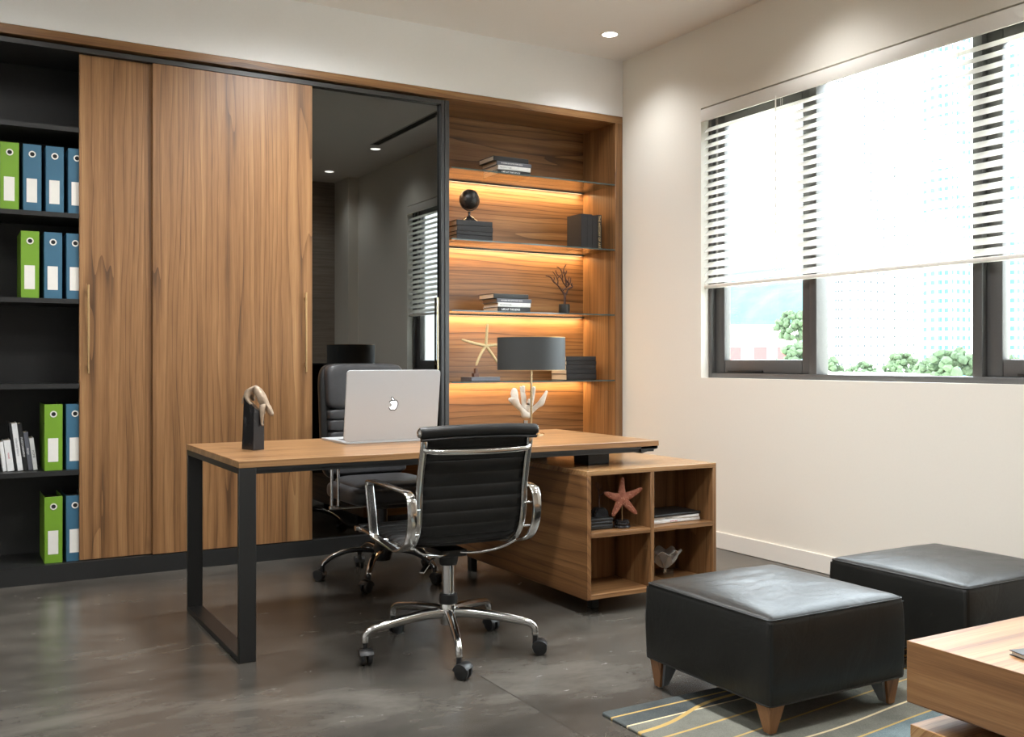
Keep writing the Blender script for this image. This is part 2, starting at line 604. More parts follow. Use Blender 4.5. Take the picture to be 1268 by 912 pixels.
M['frame_dark'] = plain('bronze_grey_aluminium', srgb(88, 87, 86), 0.35, 0.15, grain=0.06, gscale=200)
M['laptop'] = plain('silver_aluminium', srgb(186, 189, 191), 0.42, 0.3, grain=0.03, gscale=700)
M['lamp_shade'] = plain('charcoal_lamp_fabric', srgb(50, 53, 53), 0.55, grain=0.1, gscale=500)
M['coral_white'] = plain('white_coral', srgb(204, 197, 184), 0.75, grain=0.08, gscale=60, bump=0.5)
M['coral_dark'] = plain('dark_brown_coral', srgb(72, 50, 43), 0.7, grain=0.3, gscale=80, bump=0.4)
M['vase'] = plain('graphite_vase', srgb(60, 60, 58), 0.35, 0.4)
M['bronze'] = plain('weathered_bronze', srgb(150, 132, 112), 0.45, 0.35, grain=0.3, gscale=25, bump=0.2)
M['globe'] = None
M['gold_star'] = plain('pale_gold_starfish', srgb(206, 186, 140), 0.5, 0.3, grain=0.12, gscale=120, bump=0.5)
M['star_red'] = None
M['brown_block'] = plain('dark_wood_block', srgb(92, 56, 36), 0.4, grain=0.15, gscale=50)
M['wallpaper'] = None

def stone():
    m = N('black_marble')
    co = obj_coord(m)
    nz = m.noise(co, 12.0, 6.0, 0.6, 1.0)
    vv = m.math('SUBTRACT', 1.0, m.math('MULTIPLY', m.math('ABSOLUTE', m.math('SUBTRACT', nz, 0.55)), 40.0), clamp=True)
    m.bsdf(m.mix(m.math('MULTIPLY', vv, 0.3), srgb(34, 34, 36), srgb(92, 92, 92)), 0.22)
    return m.m
M['stone'] = stone()

def globe_mat():
    m = N('black_globe')
    co = obj_coord(m)
    nz = m.noise(co, 26.0, 5.0, 0.7)
    f = m.math('GREATER_THAN', nz, 0.54)
    m.bsdf(m.mix(f, srgb(26, 25, 25), srgb(74, 68, 62)), 0.4)
    m.bump(f, 0.3, 0.002)
    return m.m
M['globe'] = globe_mat()

def star_mat():
    m = N('terracotta_starfish')
    co = obj_coord(m)
    nz = m.noise(co, 60.0, 3.0, 0.6)
    vo = m.n('ShaderNodeTexVoronoi', i_Scale=110.0)
    m.l(co, vo.inputs['Vector'])
    dots = m.math('LESS_THAN', vo.outputs['Distance'], 0.22)
    base = m.ramp(nz, [(0.3, srgb(140, 78, 58)), (0.7, srgb(184, 116, 90))])
    m.bsdf(m.mix(m.math('MULTIPLY', dots, 0.7), base, srgb(226, 184, 150)), 0.7)
    m.bump(m.math('ADD', nz, dots), 0.6, 0.002)
    return m.m
M['star_red'] = star_mat()

def wallpaper():
    m = N('grasscloth')
    co = obj_coord(m)
    mp = m.n('ShaderNodeMapping')
    mp.inputs['Scale'].default_value = (2.0, 2.0, 60.0)
    m.l(co, mp.inputs[0])
    nz = m.noise(mp.outputs[0], 1.0, 4.0, 0.7)
    m.bsdf(m.ramp(nz, [(0.3, srgb(132, 122, 110)), (0.7, srgb(176, 164, 150))]), 0.8)
    return m.m
M['wallpaper'] = wallpaper()

def rug_mat():
    m = N('rug_weave')
    co = obj_coord(m)
    sp = m.n('ShaderNodeSeparateXYZ')
    m.l(co, sp.inputs[0])
    X, Y = m.math('ADD', sp.outputs[0], 1.8), m.math('ADD', sp.outputs[1], 1.6)
    pile = m.noise(co, 260.0, 3.0, 0.7)
    cloud = m.noise(co, 7.0, 5.0, 0.65)
    pc = m.math('ADD', m.math('MULTIPLY', pile, 0.5), m.math('MULTIPLY', cloud, 0.5))
    dark = m.ramp(pc, [(0.35, srgb(52, 58, 60)), (0.65, srgb(88, 94, 92))])
    vdark = m.ramp(pc, [(0.35, srgb(48, 52, 58)), (0.65, srgb(84, 90, 94))])
    lite = m.ramp(pc, [(0.35, srgb(98, 99, 91)), (0.65, srgb(134, 134, 122))])
    blue = m.ramp(pc, [(0.35, srgb(84, 100, 104)), (0.65, srgb(122, 138, 140))])
    def curve(x0, y0, slope, amp=0.0, freq=1.0, ph=0.0):
        base = m.math('ADD', m.math('MULTIPLY', m.math('SUBTRACT', X, x0), slope), y0)
        if amp:
            w = m.math('SINE', m.math('ADD', m.math('MULTIPLY', X, freq), ph))
            base = m.math('ADD', base, m.math('MULTIPLY', w, amp))
        return base
    c_g1 = curve(1.79, 2.517, 0.022)
    c_p = curve(1.82, 2.436, 0.024)
    # broad gold ribbon climbing from (1.91,2.37) to (2.30,2.49)
    tt = m.math('DIVIDE', m.math('SUBTRACT', X, 2.04), 0.14)
    sm = m.math('ADD', m.math('MULTIPLY', m.math('TANH', tt), 0.062), 2.432)
    c_g3 = sm
    c_g4 = curve(2.0, 2.325, 0.068, 0.006, 6.0)
    c_g5 = curve(2.23, 2.228, 0.115)
    c_g6 = curve(2.36, 2.118, 0.07, 0.012, 7.0, 1.0)
    c_g7 = curve(2.49, 2.04, 0.02, 0.02, 5.0)
    above_p = m.math('GREATER_THAN', Y, c_p)
    above3 = m.math('GREATER_THAN', Y, c_g1)
    c = m.mix(above_p, lite, dark)
    inb = m.math('MULTIPLY', above_p, m.math('GREATER_THAN', X, 2.15))
    c = m.mix(m.math('MULTIPLY', inb, m.math('SUBTRACT', 1.0, above3)), c, vdark)
    low = m.math('LESS_THAN', Y, c_g7)
    c = m.mix(low, c, blue)
    def line(c, cv, w, col):
        k = m.math('LESS_THAN', m.math('ABSOLUTE', m.math('SUBTRACT', Y, cv)), w)
        return m.mix(k, c, col)
    g = srgb(196, 164, 98)
    pg = srgb(226, 208, 168)
    c = line(c, c_g1, 0.0045, g)
    c = line(c, c_p, 0.004, pg)
    c = line(c, c_g3, 0.0085, g)
    c = line(c, c_g4, 0.005, g)
    c = line(c, c_g5, 0.004, g)
    c = line(c, c_g6, 0.0045, pg)
    c = line(c, c_g7, 0.004, g)
    m.bsdf(c, 0.95)
    m.bump(pile, 0.7, 0.004)
    return m.m
M['rug'] = rug_mat()

# ------------------------------------------------------------------ room
YB = 5.495          # plane of the cabinet fronts and of the wall above them
XW = 4.045          # plane of the window wall
HC = 3.171          # ceiling
WY0, WY1, WZ0, WZ1 = 1.94, 4.688, 1.018, 2.672     # window opening

struct('floor', MB().box(-2.0, 4.3, -2.8, 6.1, -0.12, 0.0), M['floor'])
struct('ceiling', MB().box(-2.0, 4.3, -2.8, 6.1, HC, HC + 0.15), M['ceil'])
mb = MB()
mb.box(-2.0, XW, YB, 6.1, 2.792, HC)
mb.box(-2.0, XW, 5.93, 6.1, 0, 2.792)
struct('wall_back', mb, M['wall_back'])
mb = MB()
T = 0.2
mb.box(XW, XW + T, WY1, 6.1, 0, HC)
mb.box(XW, XW + T, 0.15, WY0, 0, HC)
mb.box(XW, XW + T, WY0, WY1, 0, WZ0)
mb.box(XW, XW + T, WY0, WY1, WZ1, HC)
struct('wall_right', mb, M['wall'])
struct('wall_left', MB().box(-2.0, -1.85, -2.8, 6.1, 0, HC), M['wall_back'])
mb = MB()
mb.box(-1.85, 2.0, -2.8, -2.65, 0, HC)
struct('wall_front', mb, M['wall_back'])
struct('wall_entrance', MB().box(2.0, 2.15, -2.8, 0.0, 0, HC), M['wall_back'])
struct('wall_papered', MB().box(2.0, XW + T, 0.0, 0.15, 0, HC), M['wallpaper'])
struct('wall_pier', MB().box(3.93, XW, 0.15, 0.59, 0, HC), M['wall'])
struct('baseboard_right', MB().box(XW - 0.013, XW, 0.59, YB, 0, 0.098, bev=0.003, seg=1), M['trimw'])
struct('baseboard_left', MB().box(-1.85, -1.837, -2.65, YB, 0, 0.098, bev=0.003, seg=1), M['trimw'])

# ------------------------------------------------------------------ window
FX0, FX1 = 4.104, 4.176
win = bpy.data.objects.new('window_1', None)
COL.objects.link(win)
win.location = (FX0, (WY0 + WY1) / 2, WZ0)
win['kind'] = 'structure'
mb = MB()
fw = 0.045
def yz_frame(mb, y0, y1, z0, z1, w, x0, x1, bev=0.003):
    mb.box(x0, x1, y0, y0 + w, z0, z1, bev)
    mb.box(x0, x1, y1 - w, y1, z0, z1, bev)
    mb.box(x0, x1, y0 + w, y1 - w, z0, z0 + w, bev)
    mb.box(x0, x1, y0 + w, y1 - w, z1 - w, z1, bev)
yz_frame(mb, WY0, WY1, WZ0, WZ1, 0.03, FX0, FX1 + 0.02)
for y in (3.845, 2.86):
    mb.box(FX0, FX1 + 0.02, y - 0.028, y + 0.022, WZ0 + 0.03, WZ1 - 0.03, 0.003)
mb.build('window_frame', M['frame_dark'], win, world=True)
for k, (a, b) in enumerate(((3.868, 4.655), (1.972, 2.83))):
    sb = MB()
    yz_frame(sb, a, b, WZ0 + 0.0305, WZ1 - 0.0305, 0.080, FX0 + 0.028, FX1 + 0.01, 0.008)
    sash = sb.build('window_sash', M['frame_dark'], win, world=True)
    hb = MB()
    hb.box(FX0 + 0.012, FX0 + 0.026, (a + b) / 2 - 0.02 , (a + b) / 2 + 0.27, WZ0 + 0.034, WZ0 + 0.048, 0.004)
    hb.build('stay_bar', M['plastic'], sash, world=True)
    MB().box(4.15, 4.156, a + 0.07, b - 0.07, WZ0 + 0.105, WZ1 - 0.1).build('window_pane', M['pane'], sash, world=True)
MB().box(4.15, 4.156, 2.88, 3.82, WZ0 + 0.03, WZ1 - 0.03).build('window_pane', M['pane'], win, world=True)

# venetian blind hanging in the opening
blind = thing('venetian_blind', 'white venetian blind half lowered over the wide window', 'blind', (4.07, (WY0 + WY1) / 2, WZ1 - 0.005))
MB().box(4.036, 4.05, WY0 + 0.006, WY1 - 0.006, 2.585, WZ1 - 0.012, 0.002).box(4.05, 4.096, WY0 + 0.01, WY1 - 0.01, 2.62, WZ1 - 0.012).build('headrail', M['trimw'], blind, world=True)
mb = MB()
nsl = 20
for k in range(nsl):
    z = 1.612 + k * 0.0487
    c, s_ = math.cos(R(42)), math.sin(R(42))
    prof = []
    for t in (-0.5, -0.25, 0, 0.25, 0.5):
        a = t * 0.055
        sag = 0.003 * (1 - 4 * t * t)
        prof.append((a * c - sag * s_, a * s_ + sag * c))
    back = [(p[0], p[1] - 0.0008) for p in reversed(prof)]
    poly = prof + back
    A = [mb.bm.verts.new((4.073 + p[0], WY0 + 0.02, z + p[1])) for p in poly]
    B = [mb.bm.verts.new((4.073 + p[0], WY1 - 0.02, z + p[1])) for p in poly]
    n = len(poly)
    for i in range(n):
        mb.bm.faces.new((A[i], A[(i + 1) % n], B[(i + 1) % n], B[i]))
    mb.bm.faces.new(A)
    mb.bm.faces.new(list(reversed(B)))
mb.build('slats', M['slat'], blind, world=True)
MB().box(4.05, 4.096, WY0 + 0.018, WY1 - 0.018, 1.566, 1.586, 0.004).build('bottom_rail', M['trimw'], blind, world=True)
MB().tube([(4.034, 4.05, 2.60), (4.036, 4.05, 2.2), (4.04, 4.05, 1.62)], 0.0035, 8).build('tilt_wand', M['trimw'], blind, world=True)
for y in (WY0 + 0.25, 2.92, 4.02, WY1 - 0.14):
    mb = MB()
    for dy in (-0.006, 0.006):
        mb.tube([(4.05, y + dy, 2.6), (4.05, y + dy, 1.585)], 0.0009, 5)
    mb.build('ladder_cord', M['trimw'], blind, world=True)

# ------------------------------------------------------------------ ceiling fittings
dl_spots = [(3.64, 5.08), (3.64, 3.59), (3.64, 2.10), (3.64, 0.78),
            (1.75, 4.55), (1.75, 3.0), (1.75, 1.45), (0.1, 4.55), (0.1, 3.0), (0.1, 1.45), (0.1, -0.8), (-1.1, 3.0)]  # rows away from the window wall are unseen, added to fill the room
dlab = ['round white recessed downlight lit in the ceiling corner above the shelves', 'recessed ceiling downlight above the middle of the window',
        'recessed ceiling downlight seen as the nearer disc in the dark mirror', 'recessed ceiling downlight seen as the farther disc in the dark mirror']
dl0 = None
for i, (x, y) in enumerate(dl_spots):
    lab = dlab[i] if i < 4 else 'unseen ceiling downlight added over the middle of the room as fill light'
    if dl0 is None:
        dl0 = thing('ceiling_downlight', lab, 'downlight', (x, y, HC), group='recessed ceiling downlights')
        MB().lathe([(0.047, -0.001), (0.058, -0.005), (0.062, -0.004), (0.064, 0.0), (0.047, 0.0)], seg=40).build('trim_ring', M['trimw'], dl0)
        MB().lathe([(0, -0.0006), (0.047, -0.0006), (0.047, 0.0), (0, 0.0)], seg=32).build('diffuser', M['lamp_disc'], dl0)
    else:
        d = copy_tree(dl0)
        d.location = (x, y, HC)
        d['label'] = lab
    L = bpy.data.lights.new('downlight_beam', 'SPOT')
    L.spot_size = R(130) if x > 3 else R(168)
    L.spot_blend = 1.0
    L.shadow_soft_size = 0.12 if x > 3 else 0.25
    L.color = (0.98, 0.99, 1.0)
    L.energy = 29 if x > 3 else (165 if x > 1 else 48)
    lo = bpy.data.objects.new('downlight_beam', L)
    COL.objects.link(lo)
    lo.location = (x, y, HC - 0.02)
gr = thing('air_grille', 'long dark slotted air grille in the ceiling beside the window wall', 'air grille', (3.56, 3.25, HC))
mb = MB()
mb.box(-0.045, -0.037, -0.97, 0.97, -0.006, 0).box(0.037, 0.045, -0.97, 0.97, -0.006, 0).box(-0.037, 0.037, -0.97, -0.962, -0.006, 0).box(-0.037, 0.037, 0.962, 0.97, -0.006, 0)
mb.build('frame', M['trimw'], gr)
mb = MB()
for k in range(4):
    mb.box(-0.03 + k * 0.018, -0.024 + k * 0.018, -0.962, 0.962, -0.005, -0.001)
mb.build('vanes', M['grey_rail'], gr)
MB().box(-0.037, 0.037, -0.962, 0.962, -0.0009, -0.0001).build('void', M['black_hole'], gr)

# ------------------------------------------------------------------ wall-wide cabinet
NX0 = 2.72
sur = thing('timber_surround', 'walnut frame running across the top of the wall cabinet and down its right end', 'frame', (2.0, YB + 0.2, 0))
MB().box(-1.2, XW - 0.001, YB, YB + 0.42, 2.744, 2.791, 0.0015, 1).build('top_band', M['wood_x'], sur, world=True)
MB().box(3.984, XW - 0.001, YB, YB + 0.42, 0.0, 2.744, 0.0015, 1).build('end_panel', M['wood_z'], sur, world=True)

cab = thing('sliding_door_cabinet', 'black wall cabinet with open file shelves, walnut sliding doors and a smoked mirror door', 'cabinet', (0.76, YB + 0.2, 0))
mb = MB()
CX0 = -1.2
mb.box(CX0, 2.72, YB, 5.92, 0.0, 0.091)                       # plinth
mb.box(CX0, 2.72, 5.90, 5.92, 0.091, 2.744)                   # back
mb.box(CX0, CX0 + 0.03, YB + 0.03, 5.90, 0.091, 2.728)
mb.box(1.2, 1.22, YB + 0.06, 5.90, 0.091, 2.702)
mb.box(2.70, 2.72, YB + 0.06, 5.90, 0.091, 2.702)
mb.build('carcass', M['black_in'], cab, world=True)
MB().box(CX0, 2.72, YB + 0.004, 5.90, 2.702, 2.728, 0.001, 1).build('top_rail', M['grey_rail'], cab, world=True)
for z in (2.316, 1.876, 1.438, 1.004, 0.562):
    MB().prism([(CX0 + 0.03, YB + 0.012), (0.613, YB + 0.012), (0.613, YB + 0.06), (1.2, YB + 0.06), (1.2, 5.90), (CX0 + 0.03, 5.90)], z - 0.024, z).build('shelf', M['black_lam'], cab, world=True)

def pull(x, y, z0, z1, parent, mat):
    h = MB()
    h.box(x - 0.0052, x + 0.0052, y - 0.022, y - 0.012, z0, z1, 0.002, 1)
    h.box(x - 0.005, x + 0.005, y - 0.012, y, z0 + 0.03, z0 + 0.045)
    h.box(x - 0.005, x + 0.005, y - 0.012, y, z1 - 0.045, z1 - 0.03)
    return h.build('handle', mat, parent, world=True)
dA = MB().box(0.616, 1.05, YB + 0.03, YB + 0.052, 0.095, 2.700, 0.0015, 1).build('sliding_door', M['wood_z2'], cab, world=True)
pull(0.658, YB + 0.03, 1.055, 1.515, dA, M['brass'])
dB = MB().box(0.972, 1.847, YB + 0.004, YB + 0.026, 0.095, 2.700, 0.0015, 1).build('sliding_door', M['wood_z'], cab, world=True)
pull(1.806, YB + 0.004, 1.058, 1.513, dB, M['brass'])
mr = MB().box(1.80, 2.672, YB + 0.032, YB + 0.036, 0.093, 2.702).build('mirror_door', M['mirror'], cab, world=True)
mr['label'] = 'smoked mirror door reflecting the ceiling lights and blind'
mb = MB()
mb.box(2.668, 2.69, YB + 0.002, YB + 0.05, 0.091, 2.728, 0.0015, 1)
mb.box(2.692, 2.72, YB - 0.004, YB + 0.06, 0.0, 2.728, 0.0015, 1)
mb.build('door_frame', M['grey_rail'], mr, world=True)
pull(2.65, YB + 0.032, 1.065, 1.512, mr, M['gold'])

# ------------------------------------------------------------------ lit display niche
nic = thing('display_niche', 'lit walnut display niche with four glass shelves', 'shelving', (3.35, YB + 0.2, 0))
MB().box(2.722, 3.984, 5.886, 5.92, 0.0, 2.744).build('back_panel', M['wood_niche'], nic, world=True)
MB().box(2.722, 2.74, YB + 0.07, 5.886, 0.0, 2.744).build('side_panel', M['wood_z'], nic, world=True)
MB().box(2.74, 3.984, YB + 0.004, 5.886, 0.0, 0.09).build('plinth', M['wood_x'], nic, world=True)
for z in (2.325, 1.882, 1.438, 0.992):
    g = MB()
    g.box(2.742, 3.982, YB + 0.008, 5.884, z - 0.008, z)
    g.mi = 1
    g.box(2.742, 3.982, YB + 0.005, YB + 0.008, z - 0.0085, z + 0.0003)
    g.box(2.742, 3.982, 5.8835, 5.8855, z - 0.008, z)
    gs = g.build('glass_shelf', [M['shelf_glass'], M['glass_edge']], nic, world=True, smooth=False)
    MB().box(2.745, 3.98, 5.866, 5.884, z - 0.0135, z - 0.0085).build('light_profile', M['grey_rail'], gs, world=True)
    MB().box(2.76, 3.965, 5.8755, 5.8825, z - 0.0142, z - 0.0136).build('light_strip', M['led'], gs, world=True)
    L = bpy.data.lights.new('shelf_strip_glow', 'AREA')
    L.shape = 'RECTANGLE'
    L.size = 1.2
    L.size_y = 0.03
    L.color = (1.0, 0.66, 0.34)
    L.energy = 2.7
    lo = bpy.data.objects.new('shelf_strip_glow', L)
    COL.objects.link(lo)
    lo.location = (3.36, 5.838, z - 0.019)
    lo.rotation_euler = (R(10), 0, 0)

# ------------------------------------------------------------------ binders
def make_binder(col, name_label, group):
    b = thing('lever_arch_binder', name_label, 'binder', group=group)
    w, h, d = 0.084, 0.338, 0.285
    mb = MB()
    mb.box(-w / 2, w / 2, 0, 0.004, 0, h, 0.0015, 1)
    mb.box(-w / 2, -w / 2 + 0.0035, 0.004, d, 0, h, 0.001, 1)
    mb.box(w / 2 - 0.0035, w / 2, 0.004, d, 0, h, 0.001, 1)
    mb.build('cover', M['bind_green'] if col == 'green' else M['bind_blue'], b)
    MB().box(-w / 2 + 0.006, w / 2 - 0.006, 0.012, d - 0.01, 0.004, h - 0.025).build('papers', M['paper'], b)
    MB().box(-0.026, 0.022, -0.0009, 0.0002, 0.045, 0.165).build('label_card', M['card'], b)
    RX = Matrix.Rotation(R(90), 4, 'X')
    MB().lathe([(0.0105, -0.0002), (0.0165, -0.0002), (0.0165, 0.003), (0.0105, 0.003), (0.0105, -0.0002)], (0, 0, 0), 28, Matrix.Translation((0, 0, 0.288)) @ RX).build('finger_ring', M['card'], b)
    MB().cyl((0, 0), 0.0105, 0, 0.002, 24, Matrix.Translation((0, 0, 0.288)) @ RX).build('finger_hole', M['black_hole'], b)
    for z in (0.1, 0.24):
        mb = MB()
        mb.cyl((0, 0), 0.004, 0, 0.002, 12, Matrix.Translation((-w / 2, 0.03, z)) @ Matrix.Rotation(R(-90), 4, 'Y'))
        mb.build('rivet', M['chrome'], b)
    return b
green0 = blue0 = None
ROWS = [
    (1.876, 'on the upper file shelf', [('green', 0.297, 'green lever arch binder at the left of the upper file shelf'),
            ('blue', 0.399, 'blue lever arch binder next to the green one on the upper file shelf'),
            ('blue', 0.503, 'blue lever arch binder second from the walnut door on the upper file shelf'),
            ('blue', 0.607, 'blue lever arch binder partly behind the walnut door on the upper file shelf')]),
    (1.438, '', [('green', 0.389, 'green lever arch binder on the second file shelf'),
            ('blue', 0.495, 'blue lever arch binder next to the green one on the second file shelf'),
            ('blue', 0.599, 'blue lever arch binder partly behind the door on the second file shelf')]),
    (0.562, '', [('green', 0.497, 'green lever arch binder beside the leaning white books'),
            ('blue', 0.598, 'blue lever arch binder beside the door on the shelf with the leaning books')]),
    (0.091, '', [('green', 0.497, 'green lever arch binder on the cabinet floor'),
            ('blue', 0.598, 'blue lever arch binder beside the door on the cabinet floor')])]
for z, _, row in ROWS:
    for col, x, lab in row:
        src = green0 if col == 'green' else blue0
        grp = col + ' binders in the black cabinet'
        if src is None:
            b = make_binder(col, lab, grp)
            if col == 'green':
                green0 = b
            else:
                blue0 = b
        else:
            b = copy_tree(src)
            b['label'] = lab
        b.location = (x, YB + 0.045, z)

# ------------------------------------------------------------------ books
def book(w, d, h, cover, spine_mat=None, loc=(0, 0, 0), rz=0.0, label='', group=None, title=None, tmat=None, tsize=None, talign='LEFT', tx=None, M4=None, page=None, bold=0.0):
    """lying book: w along x = spine length, d depth, h thickness; spine on the -y side"""
    o = thing('book', label, 'book', loc, rz, group)
    c = 0.0022
    mb = MB()
    mb.box(-w / 2, w / 2, 0.003, d, 0, c, 0.0006, 1)
    mb.box(-w / 2, w / 2, 0.003, d, h - c, h, 0.0006, 1)
    if spine_mat is None:
        mb.box(-w / 2, w / 2, -0.001, 0.006, 0.0006, h - 0.0006, 0.0030, 3)
        mb.build('cover', cover, o)
    else:
        mb.build('cover', cover, o)
        MB().box(-w / 2, w / 2, 0, 0.0035, 0, h, 0.0012, 1).build('spine', spine_mat, o)
    MB().box(-w / 2 + 0.004, w / 2 - 0.004, 0.0036, d - 0.004, c, h - c).build('pages', page or M['paper'], o)
    if title:
        Mt = Matrix.Translation((tx if tx is not None else -w * 0.3, -0.0013, h / 2)) @ Matrix.Rotation(R(90), 4, 'X')
        text_mesh('title_lettering', title, tsize or h * 0.6, tmat, o, Mt, 0.0003, talign, bold)
    return o

def magazine_stack(z, where, grp):
    """four art books lying flat, the same stack on two shelves"""
    q = z
    book(0.245, 0.205, 0.032, M['cover_black'], None, (3.230, 5.570, q), 0.0, 'book titled LIFE AT THE EDGE, lowest ' + where, grp, 'LIFE AT THE EDGE', M['ink_white'], 0.017, tx=-0.095, bold=0.0003)
    q += 0.032
    book(0.245, 0.205, 0.029, M['cover_white'], None, (3.232, 5.570, q), 0.0, 'white book, second from bottom ' + where, grp, 'ARCHITECTURE', M['ink_grey'], 0.012, tx=-0.11)
    q += 0.029
    book(0.262, 0.205, 0.026, M['cover_grey'], None, (3.232, 5.572, q), 0.0, 'slate grey book, third from bottom ' + where, grp, 'MODERN ARCHITECTURE SINCE', M['ink_white'], 0.011, tx=-0.10)
    q += 0.026
    book(0.262, 0.205, 0.031, M['cover_black'], None, (3.210, 5.574, q), 0.0, 'plain black book, topmost ' + where, grp)
magazine_stack(2.3255, 'of the stack on the top glass shelf', 'flat books on the top glass shelf')
magazine_stack(1.4385, 'of the stack beside the coral branch', 'flat books on the third glass shelf')
q = 1.8825
for k, (t, n_) in enumerate(((0.037, 'lowest'), (0.024, 'second from the bottom'), (0.035, 'second from the top'), (0.035, 'topmost'))):
    book(0.258, 0.2, t, M['cloth_dark'], None, (2.945 + rnd.uniform(-.003, .003), 5.575, q), 0, 'charcoal cloth book, %s of the stack under the black globe' % n_, 'charcoal books under the globe')
    q += t
zg = q
q = 0.9925
for k, (t, n_) in enumerate(((0.040, 'lowest'), (0.031, 'second from the bottom'), (0.031, 'middle one'), (0.026, 'second from the top'), (0.032, 'topmost'))):
    book(0.243, 0.2, t, M['cloth_dark'], None, (3.780 + rnd.uniform(-.004, .004), 5.603, q), 0, 'charcoal book, %s of the stack beside the lamp shade' % n_, 'charcoal books on the lowest glass shelf')
    q += t
# four books standing upright on the second glass shelf
def standing(x0, x1, h, d, cover, y, z, label, group, title=None, tm=None, lean=0.0, page=None, tsize=None):
    t = x1 - x0
    o = thing('book', label, 'book', ((x0 + x1) / 2, y, z), 0, group)
    o.rotation_euler = (0, lean, 0)
    mb = MB()
    mb.box(-t / 2, t / 2, 0, 0.003, 0, h, 0.001, 1)
    mb.box(-t / 2, -t / 2 + 0.002, 0.003, d, 0, h)
    mb.box(t / 2 - 0.002, t / 2, 0.003, d, 0, h)
    mb.build('cover', cover, o)
    MB().box(-t / 2 + 0.002, t / 2 - 0.002, 0.004, d - 0.004, 0.003, h - 0.003).build('pages', page or M['paper'], o)
    if title:
        Mt = Matrix.Translation((0, -0.0004, h * 0.5)) @ Matrix.Rotation(R(90), 4, 'X') @ Matrix.Rotation(R(-90), 4, 'Z')
        text_mesh('title_lettering', title, tsize or t * 0.6, tm, o, Mt, 0.0003, 'CENTER')
    return o
for a, b_, h, cv, lab, ti in ((3.754, 3.802, 0.236, 'cloth_dark', 'tall charcoal book standing at the left of the upright row', None),
                              (3.803, 3.843, 0.236, 'cloth_dark', 'charcoal book standing second from the left in the upright row', None),
                              (3.844, 3.882, 0.232, 'cloth_dark', 'charcoal book standing between two others and the gold lettered one', None),
                              (3.884, 3.922, 0.238, 'cover_black', 'black book with gold spine lettering standing nearest the right end panel', 'THE HISTORY OF ART')):
    standing(a, b_, h, 0.175, M[cv], 5.57, 1.8825, lab, 'upright books on the second glass shelf', ti, M['ink_gold'])
# small books leaning in the black cabinet
for x0, x1, h, cv, lab, ti, ln, tm in ((0.270, 0.288, 0.150, 'cover_white', 'thin white paperback leaning at the left edge of the low file shelf', None, -7, 'ink_grey'),
                               (0.291, 0.322, 0.158, 'cover_white', 'short white paperback with a red mark leaning beside the tall pair', 'novel', -7, 'ink_red'),
                               (0.325, 0.334, 0.246, 'cover_black', 'slim black book leaning between white paperbacks', None, -7, 'ink_grey'),
                               (0.337, 0.362, 0.243, 'cover_white', 'tall white paperback leaning in the low file shelf row', 'collected letters', -7, 'ink_grey'),
                               (0.364, 0.384, 0.240, 'cover_black', 'tall black book with white spine lettering leaning on the grey one', 'PHOTOGRAPHY', -7, 'ink_white'),
                               (0.386, 0.407, 0.195, 'cover_grey', 'grey book leaning between the black book and the last white one', 'design', -7, 'ink_white'),
                               (0.409, 0.429, 0.165, 'cover_white', 'white book with black lettering at the right of the leaning row', 'HOME', -7, 'cover_black')):
    standing(x0, x1, h, 0.14, M[cv], 5.60, 0.5635 + 0.001, lab, 'paperbacks leaning on the low file shelf', ti, M[tm], lean=R(ln), tsize=0.014)

# ------------------------------------------------------------------ objects on the glass shelves
gl = thing('desk_globe', 'small black globe on a dark stand on top of the charcoal books', 'globe', (2.955, 5.675, zg))
MB().lathe([(0, 0), (0.060, 0), (0.062, 0.006), (0.058, 0.012), (0.040, 0.024), (0.030, 0.036), (0.012, 0.042), (0.008, 0.050), (0.008, 0.066), (0.012, 0.070), (0, 0.071)], seg=36).build('stand', M['stone'], gl)
mb = MB()
arc = [Vector((0.072 * math.cos(a), 0, 0.150 + 0.072 * math.sin(a))) for a in [R(t) for t in range(-150, 61, 10)]]
mb.tube(arc, 0.0035, 8, up=Vector((0, 1, 0)))
mb.tube([arc[-1], Vector((0, 0, 0.150)) + (arc[-1] - Vector((0, 0, 0.150))) * 0.9], 0.003, 8)
mb.tube([arc[0], Vector((0, 0, 0.150)) + (arc[0] - Vector((0, 0, 0.150))) * 0.9], 0.003, 8)
mb.build('meridian_arm', M['cover_black'], gl)
MB().ball((0, 0, 0.150), 0.066, 36, 24).build('sphere', M['globe'], gl)

def branch_set(mb, branches, sc, r0, jit=0.006, seg=8):
    for br in branches:
        pts = []
        for k, p in enumerate(br[1]):
            j = 0 if k == 0 and not br[2] else jit
            pts.append(Vector((p[0] * sc, rnd.uniform(-1, 1) * j + br[3], p[1] * sc)))
        pts = catmull(pts, 4)
        ra, rb = br[0]
        mb.tube(pts, 1.0, seg, scale=lambda t, ra=ra, rb=rb: (r0 * (ra + (rb - ra) * t)) * (1 + 0.12 * math.sin(t * 17)))

